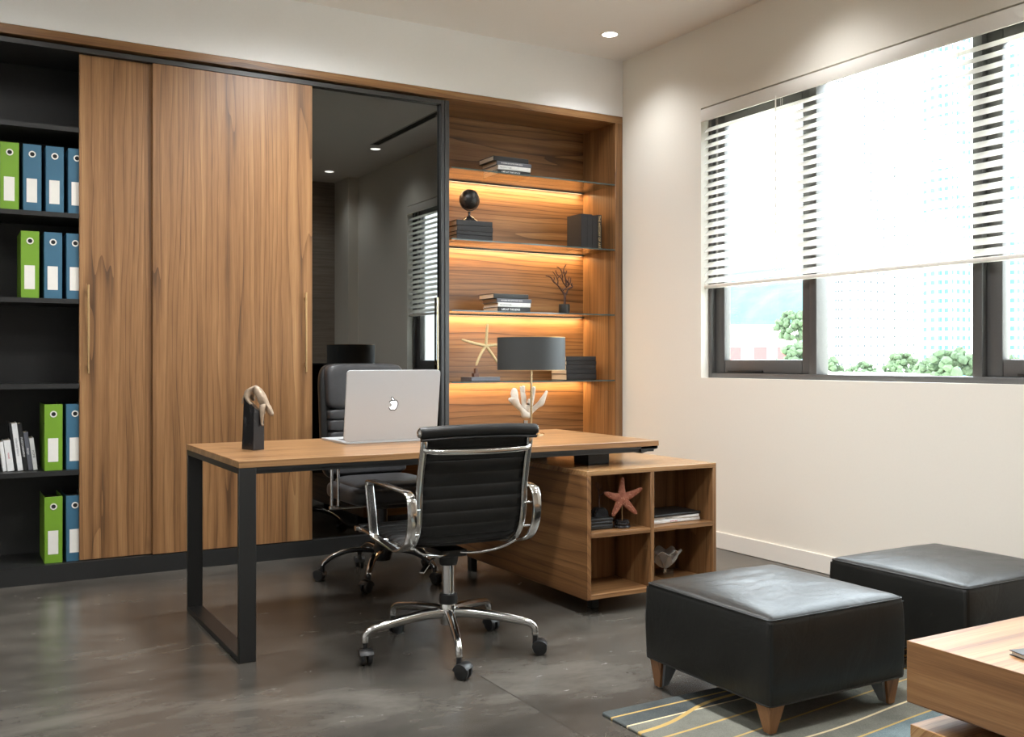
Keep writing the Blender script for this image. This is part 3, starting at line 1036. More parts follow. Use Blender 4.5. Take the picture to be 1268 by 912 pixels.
cv = thing('coral_branch', 'dark brown coral branch in a short graphite pot on the third glass shelf', 'ornament', (3.650, 5.62, 1.4385))
MB().lathe([(0, 0), (0.037, 0), (0.038, 0.002), (0.038, 0.064), (0.036, 0.066), (0.031, 0.064), (0.031, 0.05), (0, 0.05)], seg=40).build('pot', M['vase'], cv)
def P(px, py):
    return ((px - 287) / 10.14 * 0.0055, (775 - py) / 10.14 * 0.0053)
mb = MB()
br = [((1.5, 1.1), [P(287, 690), P(287, 600), P(285, 540), P(265, 490)]), ((1.0, .55), [P(265, 490), P(185, 410), P(120, 360), P(90, 310), P(25, 290)]),
      ((.7, .4), [P(185, 410), P(192, 350), P(185, 310), P(150, 280), P(120, 230)]), ((.55, .4), [P(187, 320), P(240, 265), P(262, 300)]),
      ((.9, .5), [P(265, 470), P(320, 430), P(365, 380), P(385, 300)]), ((.8, .5), [P(330, 425), P(270, 370), P(250, 320), P(175, 270), P(150, 215)]),
      ((.7, .6), [P(262, 340), P(258, 250), P(220, 190), P(175, 172)]), ((.8, .6), [P(320, 405), P(300, 300), P(272, 235), P(290, 180), P(318, 135)]),
      ((.6, .5), [P(300, 270), P(318, 245), P(324, 212)]), ((.6, .45), [P(345, 400), P(350, 340), P(357, 290)]), ((.5, .4), [P(320, 340), P(345, 365), P(350, 390)]),
      ((1.1, .6), [P(287, 545), P(318, 500), P(345, 450), P(400, 420), P(395, 390), P(410, 370)]), ((.6, .5), [P(130, 350), P(150, 320), P(130, 305)]),
      ((.7, .5), [P(270, 240), P(300, 235), P(310, 255)]), ((.5, .4), [P(300, 300), P(330, 340), P(340, 370)])]
branch_set(mb, [(r, p, False, 0.0) for r, p in br], 1.0, 0.0062, 0.008)
mb.build('branch', M['coral_dark'], cv)

def starfish(arms, r0, mat, name, parent, thick=0.6, M4=None, rings=(1.0, 0.55), mid=None):
    """arms: list of (x,z) tips about the centre; one merged body in the xz plane"""
    mb = MB()
    for (x, z) in arms:
        L = math.hypot(x, z)
        d = Vector((x, 0, z))
        perp = Vector((-z, 0, x)) / L
        k = rnd.uniform(-.05, .05) * L
        pts = [d * t + perp * (k * math.sin(t * PI)) for t in [i / 12 for i in range(13)]]
        def sc(t):
            w = (1 - t) ** 0.75 * (rings[0] - rings[1]) + rings[1] if mid is None else mid(t)
            if t > 0.93:
                w *= 0.6
            return (r0 * w, r0 * w * thick)
        prof = [(math.cos(2 * PI * q / 14), math.sin(2 * PI * q / 14)) for q in range(14)]
        mb.sweep(pts, prof, up=Vector((0, 1, 0)), scale=[sc(i / 12) for i in range(13)])
    mb.ball((0, 0, 0), r0 * rings[0] * 0.98, 18, 10, (1, thick, 1))
    o = mb.build(name, mat, parent)
    return o
gs = thing('slender_starfish_sculpture', 'pale gold long armed starfish standing on a small dark book on the lowest glass shelf', 'ornament', (3.068, 5.66, 0.9925))
sb = starfish([(0.012, 0.142), (-0.176, 0.038), (-0.072, -0.130), (0.092, -0.116), (0.150, 0.008)], 0.0105, M['gold_star'], 'starfish', gs, 0.8, rings=(1.0, 0.75))
sb.location = (0, 0, 0.227)
mb = MB()
mb.box(-0.112, -0.076, -0.05, -0.018, 0.026, 0.050, 0.001, 1).box(-0.100, -0.082, -0.045, -0.023, 0.050, 0.080, 0.001, 1)
mb.tube([(-0.09, -0.033, 0.078), (-0.078, -0.02, 0.088), (-0.072, -0.003, 0.1)], 0.0025, 8)
mb.build('block_stand', M['brown_block'], gs)
bk = MB().box(-0.145, 0.065, -0.075, 0.075, 0.0, 0.026, 0.002, 1).build('base_book', M['cover_grey'], gs)

# ------------------------------------------------------------------ desk
DX0, DX1, DY0, DY1 = 0.953, 2.915, 3.675, 4.572
desk = thing('office_desk', 'long walnut desk with a black steel loop leg at its left end', 'desk', (1.0, 4.12, 0))
MB().box(DX0, DX1, DY0, DY1, 0.7235, 0.749, 0.0012, 1).build('desktop', M['wood_top'], desk, world=True)
mb = MB()
# loop leg: two posts, foot bar and head bar
lw = 0.066
mb.box(DX0 + 0.001, DX0 + lw, DY0 + 0.001, DY0 + 0.022, 0.001, 0.7235, 0.002, 1)
mb.box(DX0 + 0.001, DX0 + lw, DY1 - 0.022, DY1 - 0.001, 0.001, 0.7235, 0.002, 1)
mb.box(DX0 + 0.001, DX0 + lw, DY0 + 0.022, DY1 - 0.022, 0.001, 0.023, 0.001, 1)
mb.box(DX0 + 0.001, DX0 + lw, DY0 + 0.022, DY1 - 0.022, 0.701, 0.7235, 0.001, 1)
mb.build('loop_leg', M['black_metal'], desk, world=True)
mb = MB()
mb.box(DX0 + lw, DX1 - 0.02, DY0 + 0.012, DY0 + 0.034, 0.698, 0.7235, 0.001, 1)
mb.box(DX0 + lw, DX1 - 0.02, DY1 - 0.034, DY1 - 0.012, 0.698, 0.7235, 0.001, 1)
mb.box(DX0 + lw, DX1 - 0.01, DY0 + 0.003, DY0 + 0.012, 0.7135, 0.7235)
mb.prism([(DX1 - 0.005, 0.7235), (DX1 - 0.005, 0.712), (DX1 - 0.10, 0.692), (DX1 - 0.10, 0.7235)], -DY1 + 0.012, -DY0 - 0.003, Matrix.Rotation(R(90), 4, 'X'))
for x in (1.6, 2.3):
    mb.box(x, x + 0.04, DY0 + 0.034, DY1 - 0.034, 0.702, 0.7235)
mb.build('under_frame', M['black_metal'], desk, world=True)
for y in (3.80, 4.35):
    MB().box(2.60, 2.72, y, y + 0.12, 0.640, 0.699, 0.001, 1).build('support_block', M['black_metal'], desk, world=True)

# ------------------------------------------------------------------ credenza
QX0, QX1, QY0, QY1, QZ0, QZ1 = 2.436, 3.172, 3.568, 4.85, 0.077, 0.6395
t = 0.021
cr = thing('low_credenza', 'low walnut return cabinet under the right end of the desk with four open cubbies', 'cabinet', (2.8, 4.2, 0))
MB().box(QX0, QX1, QY0, QY1, QZ1 - t, QZ1, 0.001, 1).build('top', M['wood_cred_top'], cr, world=True)
MB().box(QX0, QX0 + t, QY0, QY1, QZ0, QZ1 - t, 0.001, 1).build('side_panel', M['wood_y'], cr, world=True)
MB().box(QX1 - t, QX1, QY0, QY1, QZ0, QZ1 - t, 0.001, 1).build('side_panel', M['wood_cubby'], cr, world=True)
MB().box(QX0 + t, QX1 - t, QY0, QY1, QZ0, QZ0 + t, 0.001, 1).build('bottom_panel', M['wood_x'], cr, world=True)
MB().box(QX0 + t, QX1 - t, 3.842, 3.86, QZ0 + t, QZ1 - t).build('cubby_back', M['wood_cubby'], cr, world=True)
MB().box(QX0 + t, QX1 - t, QY1 - 0.02, QY1, QZ0 + t, QZ1 - t).build('back_panel', M['wood_x'], cr, world=True)
MB().box(2.783, 2.804, QY0, 3.842, QZ0 + t, QZ1 - t, 0.001, 1).build('divider', M['wood_cubby'], cr, world=True)
MB().box(QX0 + t, 2.783, QY0, 3.842, 0.345, 0.366, 0.001, 1).build('cubby_shelf', M['wood_x'], cr, world=True)
MB().box(2.804, QX1 - t, QY0, 3.842, 0.345, 0.366, 0.001, 1).build('cubby_shelf', M['wood_x'], cr, world=True)
for x, y in ((QX0 + 0.14, QY0 + 0.16), (QX1 - 0.14, QY0 + 0.16), (QX0 + 0.03, 4.70), (QX1 - 0.07, 4.70)):
    MB().box(x - 0.02, x + 0.02, y - 0.02, y + 0.02, 0.0, QZ0, 0.003, 1).build('foot', M['black_metal'], cr, world=True)

# in the cubbies
q = 0.3665
for n_ in ('lowest', 'middle', 'topmost'):
    th = 0.021 if n_ == 'lowest' else 0.014
    book(0.158, 0.15, th, M['cover_black'], None, (2.547, 3.640, q), 0, 'black book, %s of the small stack in the upper left cubby' % n_, 'black books in the cubby')
    q += th
tw = thing('twig_ornament', 'tiny dark coral twig on a black faceted block on the black books', 'ornament', (2.586, 3.690, q))
tw.scale = (0.88, 0.88, 1.0)
mb = MB()
mb.prism([(-0.042, 0.0), (0.042, 0.0), (0.036, 0.026), (0.016, 0.042), (-0.016, 0.042), (-0.036, 0.026)], -0.028, 0.028, Matrix.Rotation(R(90), 4, 'X'), 0.002)
mb.build('block', M['stone'], tw)
mb = MB()
T_ = lambda a, b: (a * 0.00040, 0.04 + b * 0.00040)
branch_set(mb, [((1.4, .9), [T_(0, 0), T_(0, 70), T_(0, 140)], False, 0), ((.8, .5), [T_(0, 130), T_(-12, 180), T_(-10, 230), T_(-25, 280)], False, 0),
                ((.7, .4), [T_(0, 140), T_(50, 155), T_(90, 180)], False, 0), ((.6, .4), [T_(-10, 190), T_(20, 220), T_(50, 250)], False, 0),
                ((.5, .35), [T_(-12, 200), T_(-45, 240), T_(-55, 300)], False, 0), ((.4, .3), [T_(55, 157), T_(70, 185), T_(95, 190)], False, 0)], 1.0, 0.0034, 0.003, 7)
mb.build('twig', M['coral_dark'], tw)

rs = thing('starfish_ornament', 'terracotta starfish on stacked black discs in the upper left cubby', 'ornament', (2.676, 3.640, 0.3665))
s_ = starfish([(0.003, 0.096), (-0.086, 0.030), (0.098, 0.042), (-0.046, -0.078), (0.072, -0.072)], 0.0225, M['star_red'], 'starfish', rs, 0.45, rings=(1.0, 0.30))
s_.location = (0, 0, 0.131)
s_.rotation_euler = (0, 0, R(-14))
MB().lathe([(0, 0), (0.037, 0.0), (0.039, 0.006), (0.037, 0.011), (0.033, 0.013), (0.036, 0.017), (0.036, 0.022), (0.030, 0.025), (0.032, 0.029), (0.031, 0.034), (0, 0.036)], seg=36).build('disc_base', M['stone'], rs)
MB().cyl((0, 0), 0.0018, 0.034, 0.12, 8).build('pin', M['brass'], rs)

book(0.305, 0.185, 0.017, M['cover_white'], None, (2.972, 3.628, 0.3665), R(0.5), 'white magazine with red lettering on its spine under the black one', 'magazines in the upper right cubby', 'interior digest', M['ink_red'], 0.008, tx=-0.03, page=M['card'])
o = book(0.30, 0.185, 0.014, M['cover_white'], None, (2.966, 3.628, 0.3835), R(-1.5), 'white magazine between two others in the upper right cubby', 'magazines in the upper right cubby', 'annual review', M['ink_grey'], 0.007, tx=-0.05, page=M['card'])
o = book(0.310, 0.19, 0.012, M['cover_black'], None, (2.972, 3.622, 0.3975), R(1.5), 'black and grey magazine on top in the upper right cubby', 'magazines in the upper right cubby', page=M['card'])

fl = thing('glass_flower_holder', 'frosted glass flower on a clear block in the lower right cubby', 'ornament', (2.972, 3.705, QZ0 + t))
MB().box(-0.032, 0.032, -0.03, 0.03, 0.0005, 0.040, 0.002, 1).build('clear_block', M['clear_block'], fl)
MB().cyl((0, 0), 0.012, 0.02, 0.052, 20).build('socket', M['alu'], fl)
for k in range(7):
    a = 2 * PI * k / 7 + 0.35
    out = 0.62 + 0.25 * ((k * 3) % 7) / 7
    mb = MB()
    def petal(u, v, a=a, out=out):
        w = math.sin(PI * min(1, v * 0.93 + 0.03)) ** 0.7 * 0.036 + 0.005
        s1 = (u - 0.5) * 2
        rr = 0.010 + v ** 1.25 * 0.072 * out
        z = 0.045 + v * 0.092 * (1.12 - 0.2 * out)
        ox = rr - (abs(s1) ** 2) * w * -0.25 + (0.008 * max(0, v - 0.8) * 8)
        oy = s1 * w
        z += -abs(s1) ** 2 * 0.006 * v
        return Vector((ox * math.cos(a) - oy * math.sin(a), ox * math.sin(a) + oy * math.cos(a), z))
    mb.grid(9, 12, petal)
    o = mb.build('petal', M['frosted'], fl)
    md = o.modifiers.new('thickness', 'SOLIDIFY')
    md.thickness = 0.0022

# ------------------------------------------------------------------ desk objects
# laptop: lid towards the camera, keyboard side towards the tall chair
lp = thing('laptop', 'open silver laptop with a glowing fruit emblem on its lid', 'laptop', (1.784, 4.355, 0.7495))
LW, LD = 0.458, 0.312
mb = MB()
mb.prism([(p[0], p[1]) for p in rrect(LW, LD, 0.014, 5)], 0.001, 0.0088, bev=0.002)
mb.build('base', M['laptop'], lp)
mb = MB()
for r_ in range(5):
    for c_ in range(13):
        mb.box(-0.19 + c_ * 0.0295, -0.19 + c_ * 0.0295 + 0.025, -0.115 + r_ * 0.027, -0.115 + r_ * 0.027 + 0.023, 0.0088, 0.0098)
mb.box(-0.06, 0.06, 0.045, 0.135, 0.0088, 0.0091)
mb.build('keyboard', M['plastic'], lp)
TL = Matrix.Translation((0, -LD / 2 + 0.003, 0.0095)) @ Matrix.Rotation(R(90 + 8), 4, 'X')
mb = MB()
mb.prism([(p[0], p[1] + 0.163) for p in rrect(LW, 0.322, 0.016, 6)], -0.004, 0.004, TL, 0.0015)
lid = mb.build('lid', M['laptop'], lp)
MB().prism([(p[0], p[1] + 0.163) for p in rrect(LW - 0.03, 0.29, 0.004, 2)], -0.0048, -0.004, TL).build('screen', M['black_hole'], lid)
apple = [(0, 62), (-10, 66), (-26, 71), (-43, 68), (-58, 55), (-65, 36), (-66, 12), (-60, -14), (-49, -38), (-35, -56), (-22, -63), (-8, -59), (2, -57),
         (12, -59), (27, -63), (40, -57), (52, -42), (60, -26), (42, -18), (29, -2), (29, 14), (42, 32), (58, 41), (50, 54), (38, 64), (22, 68), (10, 65)]
leaf = [(0, 80), (-1, 92), (6, 106), (18, 116), (30, 120), (31, 107), (25, 94), (13, 84)]
def cmirror(poly, s, dz, grow=0.0):
    cx = sum(p[0] for p in poly) / len(poly)
    cy = sum(p[1] for p in poly) / len(poly)
    out = []
    for x, y in poly:
        d = math.hypot(x - cx, y - cy)
        k = (d + grow) / d
        out.append(((-(cx + (x - cx) * k)) * s, (cy + (y - cy) * k - 14) * s + 0.166))
    return list(reversed(out))
# seen from the lid side the emblem's bite is at the left in the photo
def apple_poly(poly, grow=0.0):
    P3 = [(p[0], p[1], 0) for p in cmirror(poly, 0.00030, 0, grow)]
    return [(v.x, v.y) for v in catmull(P3, 5, closed=True)]
TL2 = TL
mb = MB()
mb.prism(apple_poly(apple, 16), 0.0040, 0.0044, TL2)
mb.prism(apple_poly(leaf, 14), 0.0040, 0.0044, TL2)
mb.build('emblem_outline', M['plastic'], lid)
mb = MB()
mb.prism(apple_poly(apple), 0.0044, 0.0048, TL2)
mb.prism(apple_poly(leaf), 0.0044, 0.0048, TL2)
mb.build('emblem', M['logo_glow'], lid)

# bronze panther sculpture on a slanted black block
sc_ = thing('panther_sculpture', 'bronze prowling cat climbing down a slanted black marble block', 'sculpture', (1.136, 4.150, 0.7495), R(17))
mb = MB()
A = [mb.bm.verts.new(v) for v in ((-0.026, -0.044, 0), (0.026, -0.044, 0), (0.026, 0.044, 0), (-0.026, 0.044, 0))]
B = [mb.bm.verts.new(v) for v in ((-0.022, -0.044, 0.178), (0.026, -0.044, 0.150), (0.026, 0.040, 0.195), (-0.018, 0.040, 0.228))]
for q_ in ((3, 2, 1, 0),):
    mb.bm.faces.new([A[i] for i in q_])
mb.bm.faces.new(B)
for i in range(4):
    mb.bm.faces.new((A[i], A[(i + 1) % 4], B[(i + 1) % 4], B[i]))
mb.build('stone_block', M['stone'], sc_, smooth=False)
def skin_body(name, chains, mat, parent, sub=2):
    """chains: lists of (co, radius); equal coordinates are welded"""
    verts, edges, rad, idx = [], [], [], {}
    for ch in chains:
        prev = None
        for co, r in ch:
            key = tuple(round(c, 4) for c in co)
            if key not in idx:
                idx[key] = len(verts)
                verts.append(co)
                rad.append(r)
            i = idx[key]
            if prev is not None and prev != i:
                edges.append((prev, i))
            prev = i
    me = bpy.data.meshes.new(name)
    me.from_pydata(verts, edges, [])
    o = bpy.data.objects.new(name, me)
    COL.objects.link(o)
    o.parent = parent
    sk = o.modifiers.new('skin', 'SKIN')
    sk.use_smooth_shade = True
    for v, r in zip(me.skin_vertices[0].data, rad):
        rr = r if isinstance(r, tuple) else (r, r)
        v.radius = rr
    me.skin_vertices[0].data[0].use_root = True
    sb_ = o.modifiers.new('sub', 'SUBSURF')
    sb_.levels = sb_.render_levels = sub
    me.materials.append(mat)
    return o
pel = (0.004, 0.022, 0.246)
ch = [[(pel, 0.023), ((0.012, 0.002, 0.250), 0.022), ((0.024, -0.020, 0.236), 0.022), ((0.034, -0.036, 0.208), 0.023), ((0.038, -0.046, 0.184), 0.014), ((0.042, -0.056, 0.166), 0.018), ((0.046, -0.068, 0.150), 0.012), ((0.047, -0.075, 0.140), 0.007)],
      [((0.034, -0.036, 0.208), 0.023), ((0.014, -0.048, 0.172), 0.013), ((0.010, -0.052, 0.135), 0.008), ((0.010, -0.052, 0.108), 0.0055), ((0.010, -0.060, 0.100), 0.007)],
      [((0.034, -0.036, 0.208), 0.023), ((0.044, -0.02, 0.180), 0.009), ((0.040, -0.018, 0.160), 0.006), ((0.036, -0.03, 0.148), 0.006)],
      [(pel, 0.023), ((-0.014, 0.020, 0.236), 0.016), ((-0.022, 0.010, 0.212), 0.010), ((-0.018, -0.004, 0.196), 0.006), ((-0.018, -0.018, 0.190), 0.006)],
      [(pel, 0.023), ((0.014, 0.030, 0.228), 0.016), ((0.016, 0.022, 0.206), 0.008), ((0.012, 0.012, 0.208), 0.006)],
      [(pel, 0.023), ((-0.010, 0.036, 0.240), 0.006), ((-0.020, 0.042, 0.215), 0.004), ((-0.024, 0.044, 0.190), 0.0035)],
      [((0.042, -0.056, 0.166), 0.018), ((0.054, -0.050, 0.176), 0.004)],
      [((0.042, -0.056, 0.166), 0.018), ((0.031, -0.056, 0.178), 0.004)]]
skin_body('cat', ch, M['bronze'], sc_)

# lamp
lm = thing('table_lamp', 'table lamp with a wide charcoal drum shade on a thin gold stem', 'lamp', (2.571, 4.263, 0.7495))
MB().lathe([(0, 0), (0.067, 0), (0.067, 0.007), (0.065, 0.0085), (0.012, 0.0095), (0, 0.0095)], seg=48).build('base', M['gold'], lm)
MB().tube([(0, 0, 0.008), (0, 0, 0.33), (0, 0, 0.455)], 0.0055, 16).build('stem', M['gold'], lm)
z0, z1 = 0.326, 0.489
sh = MB().lathe([(0.171, z0), (0.171, z1), (0.169, z1), (0.169, z0), (0.171, z0)], seg=72).build('shade', M['lamp_shade'], lm)
mb = MB()
mb.lathe([(0.1685, z0 + 0.001), (0.1685, z1 - 0.001), (0.1675, z1 - 0.001), (0.1675, z0 + 0.001), (0.1685, z0 + 0.001)], seg=72)
for zz in (z0, z1):
    mb.lathe([(0.1672, zz - 0.0012), (0.1716, zz - 0.0012), (0.1716, zz + 0.0012), (0.1672, zz + 0.0012), (0.1672, zz - 0.0012)], seg=72)
mb.build('gold_lining', M['brass'], sh)
mb = MB()
for k in range(3):
    a = 2 * PI * k / 3
    mb.tube([(0, 0, z1 - 0.04), (0.168 * math.cos(a), 0.168 * math.sin(a), z1 - 0.012)], 0.0018, 6)
mb.build('shade_spider', M['gold'], lm)
MB().ball((0, 0, z0 + 0.085), 0.03, 20, 12, (1, 1, 1.2)).build('bulb', M['ink_white'], lm)

# white coral on a glass stand
wc = thing('white_coral', 'chunky white branching coral on a clear stand behind the lamp stem', 'ornament', (2.648, 4.448, 0.7495), R(-25))
mb = MB()
mb.box(-0.035, 0.035, -0.03, 0.03, 0.0, 0.022, 0.002, 1)
mb.build('clear_block', M['clear_block'], wc)
MB().cyl((0, 0), 0.011, 0.02, 0.062, 20).build('stem', M['chrome'], wc)
def Q(px, py):
    return ((px - 500) / 4.558 * 0.00425, 0.058 + (775 - py) / 4.558 * 0.00425)
def Qv(px, py, dy=0.0):
    a, b_ = Q(px, py)
    return (a, dy, b_)
root = Qv(502, 765)
ch = [[(root, 0.026), (Qv(500, 735), 0.027), (Qv(484, 715, -.005), 0.017), (Qv(455, 690, -.01), 0.016), (Qv(435, 660, -.012), 0.024), (Qv(438, 620, -.014), 0.020), (Qv(440, 588, -.01), 0.012)],
      [(Qv(435, 660, -.012), 0.024), (Qv(412, 655, -.02), 0.014), (Qv(399, 652, -.02), 0.007)],
      [(Qv(438, 620, -.014), 0.020), (Qv(416, 614, -.01), 0.011)],
      [(Qv(500, 735), 0.027), (Qv(492, 690, .012), 0.014), (Qv(489, 640, .016), 0.013), (Qv(488, 600, .016), 0.011), (Qv(489, 577, .016), 0.010)],
      [(Qv(489, 640, .016), 0.013), (Qv(476, 600, .02), 0.007), (Qv(474, 580, .02), 0.006)],
      [(Qv(500, 735), 0.027), (Qv(522, 700, -.008), 0.014), (Qv(536, 650, -.004), 0.013), (Qv(544, 610, .0), 0.011), (Qv(547, 580, .0), 0.009)],
      [(Qv(522, 700, -.008), 0.014), (Qv(516, 670, -.02), 0.009), (Qv(517, 650, -.02), 0.007)],
      [(Qv(500, 735), 0.027), (Qv(530, 725, .01), 0.016), (Qv(562, 695, .014), 0.013), (Qv(592, 675, .016), 0.018), (Qv(604, 645, .018), 0.013), (Qv(624, 606, .02), 0.007)],
      [(Qv(592, 675, .016), 0.018), (Qv(604, 684, .02), 0.007)]]
skin_body('coral', ch, M['coral_white'], wc)

# ------------------------------------------------------------------ casters and chair bases
def caster(loc, rz, parent):
    """twin wheel caster; loc = top of the stem"""
    mb = MB()
    RY = Matrix.Rotation(R(90), 4, 'Y')
    for sx in (-1, 1):
        Mw = Matrix.Translation((sx * 0.013, -0.018, -loc[2] + 0.0275)) @ RY
        mb.lathe([(0, -0.009), (0.019, -0.009), (0.0265, -0.007), (0.0275, -0.004), (0.0275, 0.004), (0.0265, 0.007), (0.019, 0.009), (0.008, 0.0085), (0, 0.0085)], (0, 0, 0), 28, Mw)
    # hood over the wheels
    Mh = Matrix.Translation((0, -0.018, -loc[2] + 0.0275)) @ RY
    mb.lathe([(0.0, -0.026), (0.030, -0.026), (0.031, -0.024), (0.031, 0.024), (0.030, 0.026), (0.0, 0.026)], (0, 0, 0), 16, Mh @ Matrix.Rotation(R(95), 4, 'Z'), 0.0, R(150))
    mb.cyl((0, 0), 0.010, -loc[2] + 0.035, -0.004, 16)
    return mb.build('caster', M['plastic'], parent, loc=loc, rot=(0, 0, rz))

def star_leg(a, parent, path, prof, scale, mat, cz, cast_r, crz, extra=None):
    """one arm of a five star base, running out along angle a"""
    mb = MB()
    Mz = Matrix.Rotation(a, 4, 'Z')
    pts = [Mz @ Vector((p[0], 0, p[1])) for p in path]
    mb.sweep(pts, prof, scale=scale)
    o = mb.build('base_arm', mat, parent)
    if extra:
        extra(o, Mz)
    p = Mz @ Vector((cast_r, 0, cz))
    caster((p.x, p.y, cz), crz, o)
    return o

# ------------------------------------------------------------------ front chair (ribbed back towards the camera)
fc = thing('ribbed_office_chair', 'black ribbed leather office chair with polished aluminium frame, its back to us', 'chair', (1.70, 3.44, 0), R(-2))
circ = [(math.cos(2 * PI * q / 14), math.sin(2 * PI * q / 14)) for q in range(14)]
path = catmull([(0.018, 0, 0.150), (0.08, 0, 0.152), (0.18, 0, 0.143), (0.27, 0, 0.130), (0.312, 0, 0.122), (0.334, 0, 0.106), (0.338, 0, 0.088), (0.338, 0, 0.078)], 4)
path = [(p.x, p.z) for p in path]
nP = len(path)
scl = [(0.0185 - 0.006 * min(1, i / (nP * 0.62)), 0.0220 - 0.0092 * min(1, i / (nP * 0.62))) for i in range(nP)]
for i, a in enumerate((34, 106, 178, 250, 322)):
    crz = (R(20), R(110), R(-10), R(35), R(60))[i]
    star_leg(R(a + 2), fc, path, circ, scl, M['alu'], 0.078, 0.338, crz)
mb = MB()
mb.lathe([(0, 0.105), (0.028, 0.105), (0.030, 0.110), (0.031, 0.178), (0.028, 0.186), (0, 0.186)], seg=32)
mb.build('hub', M['alu'], fc)
mb = MB()
mb.lathe([(0, 0.184), (0.026, 0.184), (0.034, 0.186), (0.036, 0.200), (0.034, 0.222), (0.026, 0.226), (0, 0.226)], seg=32)
mb.build('column_collar', M['plastic'], fc)
mb = MB()
mb.lathe([(0, 0.335), (0.032, 0.335), (0.036, 0.345), (0.038, 0.375), (0, 0.38)], seg=32)
mb.build('column_sleeve', M['plastic'], fc)
MB().cyl((0, 0), 0.0245, 0.22, 0.338, 32).build('gas_column', M['chrome'], fc)
mb = MB()
mb.box(-0.055, 0.055, -0.06, 0.11, 0.372, 0.400, 0.008)
mb.build('tilt_housing', M['plastic'], fc)
mb = MB()
mb.tube([(-0.04, -0.01, 0.378), (-0.09, -0.045, 0.370), (-0.125, -0.075, 0.352)], 0.0035, 8)
mb.sweep([(-0.118, -0.07, 0.357), (-0.155, -0.105, 0.337)], rrect(0.020, 0.005, 0.002, 2))
mb.build('height_lever', M['alu'], fc)
# side rails
rail = [(-0.262, 0.868), (-0.262, 0.825), (-0.240, 0.745), (-0.222, 0.660), (-0.214, 0.570), (-0.196, 0.500), (-0.150, 0.450), (-0.075, 0.424), (0.05, 0.420), (0.20, 0.424), (0.34, 0.430), (0.405, 0.426)]
RW = 0.213
for sx in (-1, 1):
    pts = catmull([(sx * RW, y, z) for y, z in rail], 6)
    MB().sweep(pts, rrect(0.017, 0.026, 0.007, 3), up=Vector((1, 0, 0))).build('side_rail', M['alu'], fc)
# ribbed sling: one continuous pad down the back and along the seat
pad = catmull([(0, -0.262, 0.858), (0, -0.252, 0.815), (0, -0.232, 0.745), (0, -0.213, 0.660), (0, -0.205, 0.570), (0, -0.188, 0.505), (0, -0.145, 0.458), (0, -0.075, 0.436), (0, 0.05, 0.432), (0, 0.20, 0.436), (0, 0.34, 0.442), (0, 0.400, 0.436)], 40)
Ls = [0.0]
for a, b_ in zip(pad, pad[1:]):
    Ls.append(Ls[-1] + (b_ - a).length)
rings = []
mb = MB()
na = 18
for i, p in enumerate(pad):
    tv = (pad[min(i + 1, len(pad) - 1)] - pad[max(i - 1, 0)]).normalized()
    nn = Vector((1, 0, 0)).cross(tv).normalized()
    ph = (Ls[i] % 0.0485) / 0.0485
    rib = math.sin(PI * ph) ** 0.45 if 0 < ph < 1 else 0
    th = 0.0055 + 0.0075 * rib
    ring = []
    for k in range(na + 1):
        x = -1 + 2 * k / na
        e = (1 - abs(x) ** 8) ** 0.5 if abs(x) < 1 else 0
        ring.append(p + Vector((x * (RW - 0.010), 0, 0)) + nn * (th * max(e, 0.12)))
    for k in range(na, -1, -1):
        x = -1 + 2 * k / na
        e = (1 - abs(x) ** 8) ** 0.5 if abs(x) < 1 else 0
        ring.append(p + Vector((x * (RW - 0.010), 0, 0)) - nn * (th * max(e, 0.12)))
    rings.append([mb.bm.verts.new(v) for v in ring])
for A, B in zip(rings, rings[1:]):
    m_ = len(A)
    for j in range(m_):
        mb.bm.faces.new((A[j], A[(j + 1) % m_], B[(j + 1) % m_], B[j]))
mb.bm.faces.new(rings[0])
mb.bm.faces.new(list(reversed(rings[-1])))
mb.build('ribbed_sling', M['leather_chair'], fc, angle=70)
# rolled top edge
mb = MB()
rp = catmull([(-0.234, -0.276, 0.866), (-0.1, -0.285, 0.871), (0.1, -0.285, 0.871), (0.234, -0.276, 0.866)], 8)
mb.sweep(rp, [(a * 0.018, b_ * 0.022) for a, b_ in circ], scale=lambda t_: (0.86 if t_ < 0.04 or t_ > 0.96 else 1.0))
mb.sweep([(p.x * 0.985, p.y - 0.004, p.z - 0.0245) for p in rp], [(a * 0.010, b_ * 0.006) for a, b_ in circ])
roll = mb.build('top_roll', M['leather_chair'], fc)
mb = MB()
for sx in (-1, 1):
    mb.lathe([(0, 0), (0.016, 0), (0.016, 0.004), (0.010, 0.008), (0, 0.009)], (0, 0, 0), 20, Matrix.Translation((sx * 0.234, -0.276, 0.866)) @ Matrix.Rotation(R(90 * sx), 4, 'Y'))
mb.build('end_cap', M['alu'], roll)
# front roll of the seat
mb = MB()
mb.sweep([(-0.22, 0.405, 0.432), (0.22, 0.405, 0.432)], [(a * 0.014, b_ * 0.017) for a, b_ in circ])
mb.build('front_roll', M['leather_chair'], fc)
MB().sweep([(-0.237, 0.405, 0.432), (-0.22, 0.405, 0.432)], [(a * 0.011, b_ * 0.011) for a, b_ in circ]).sweep([(0.22, 0.405, 0.432), (0.237, 0.405, 0.432)], [(a * 0.011, b_ * 0.011) for a, b_ in circ]).build('front_rail_cap', M['alu'], fc)
# curved back spreader
mb = MB()
sp_ = catmull([(-RW, -0.262, 0.806), (-0.17, -0.288, 0.798), (0, -0.300, 0.795), (0.17, -0.288, 0.798), (RW, -0.262, 0.806)], 8)
mb.sweep(sp_, [(a * 0.0075, b_ * 0.0105) for a, b_ in circ])
mb.build('back_spreader', M['alu'], fc)
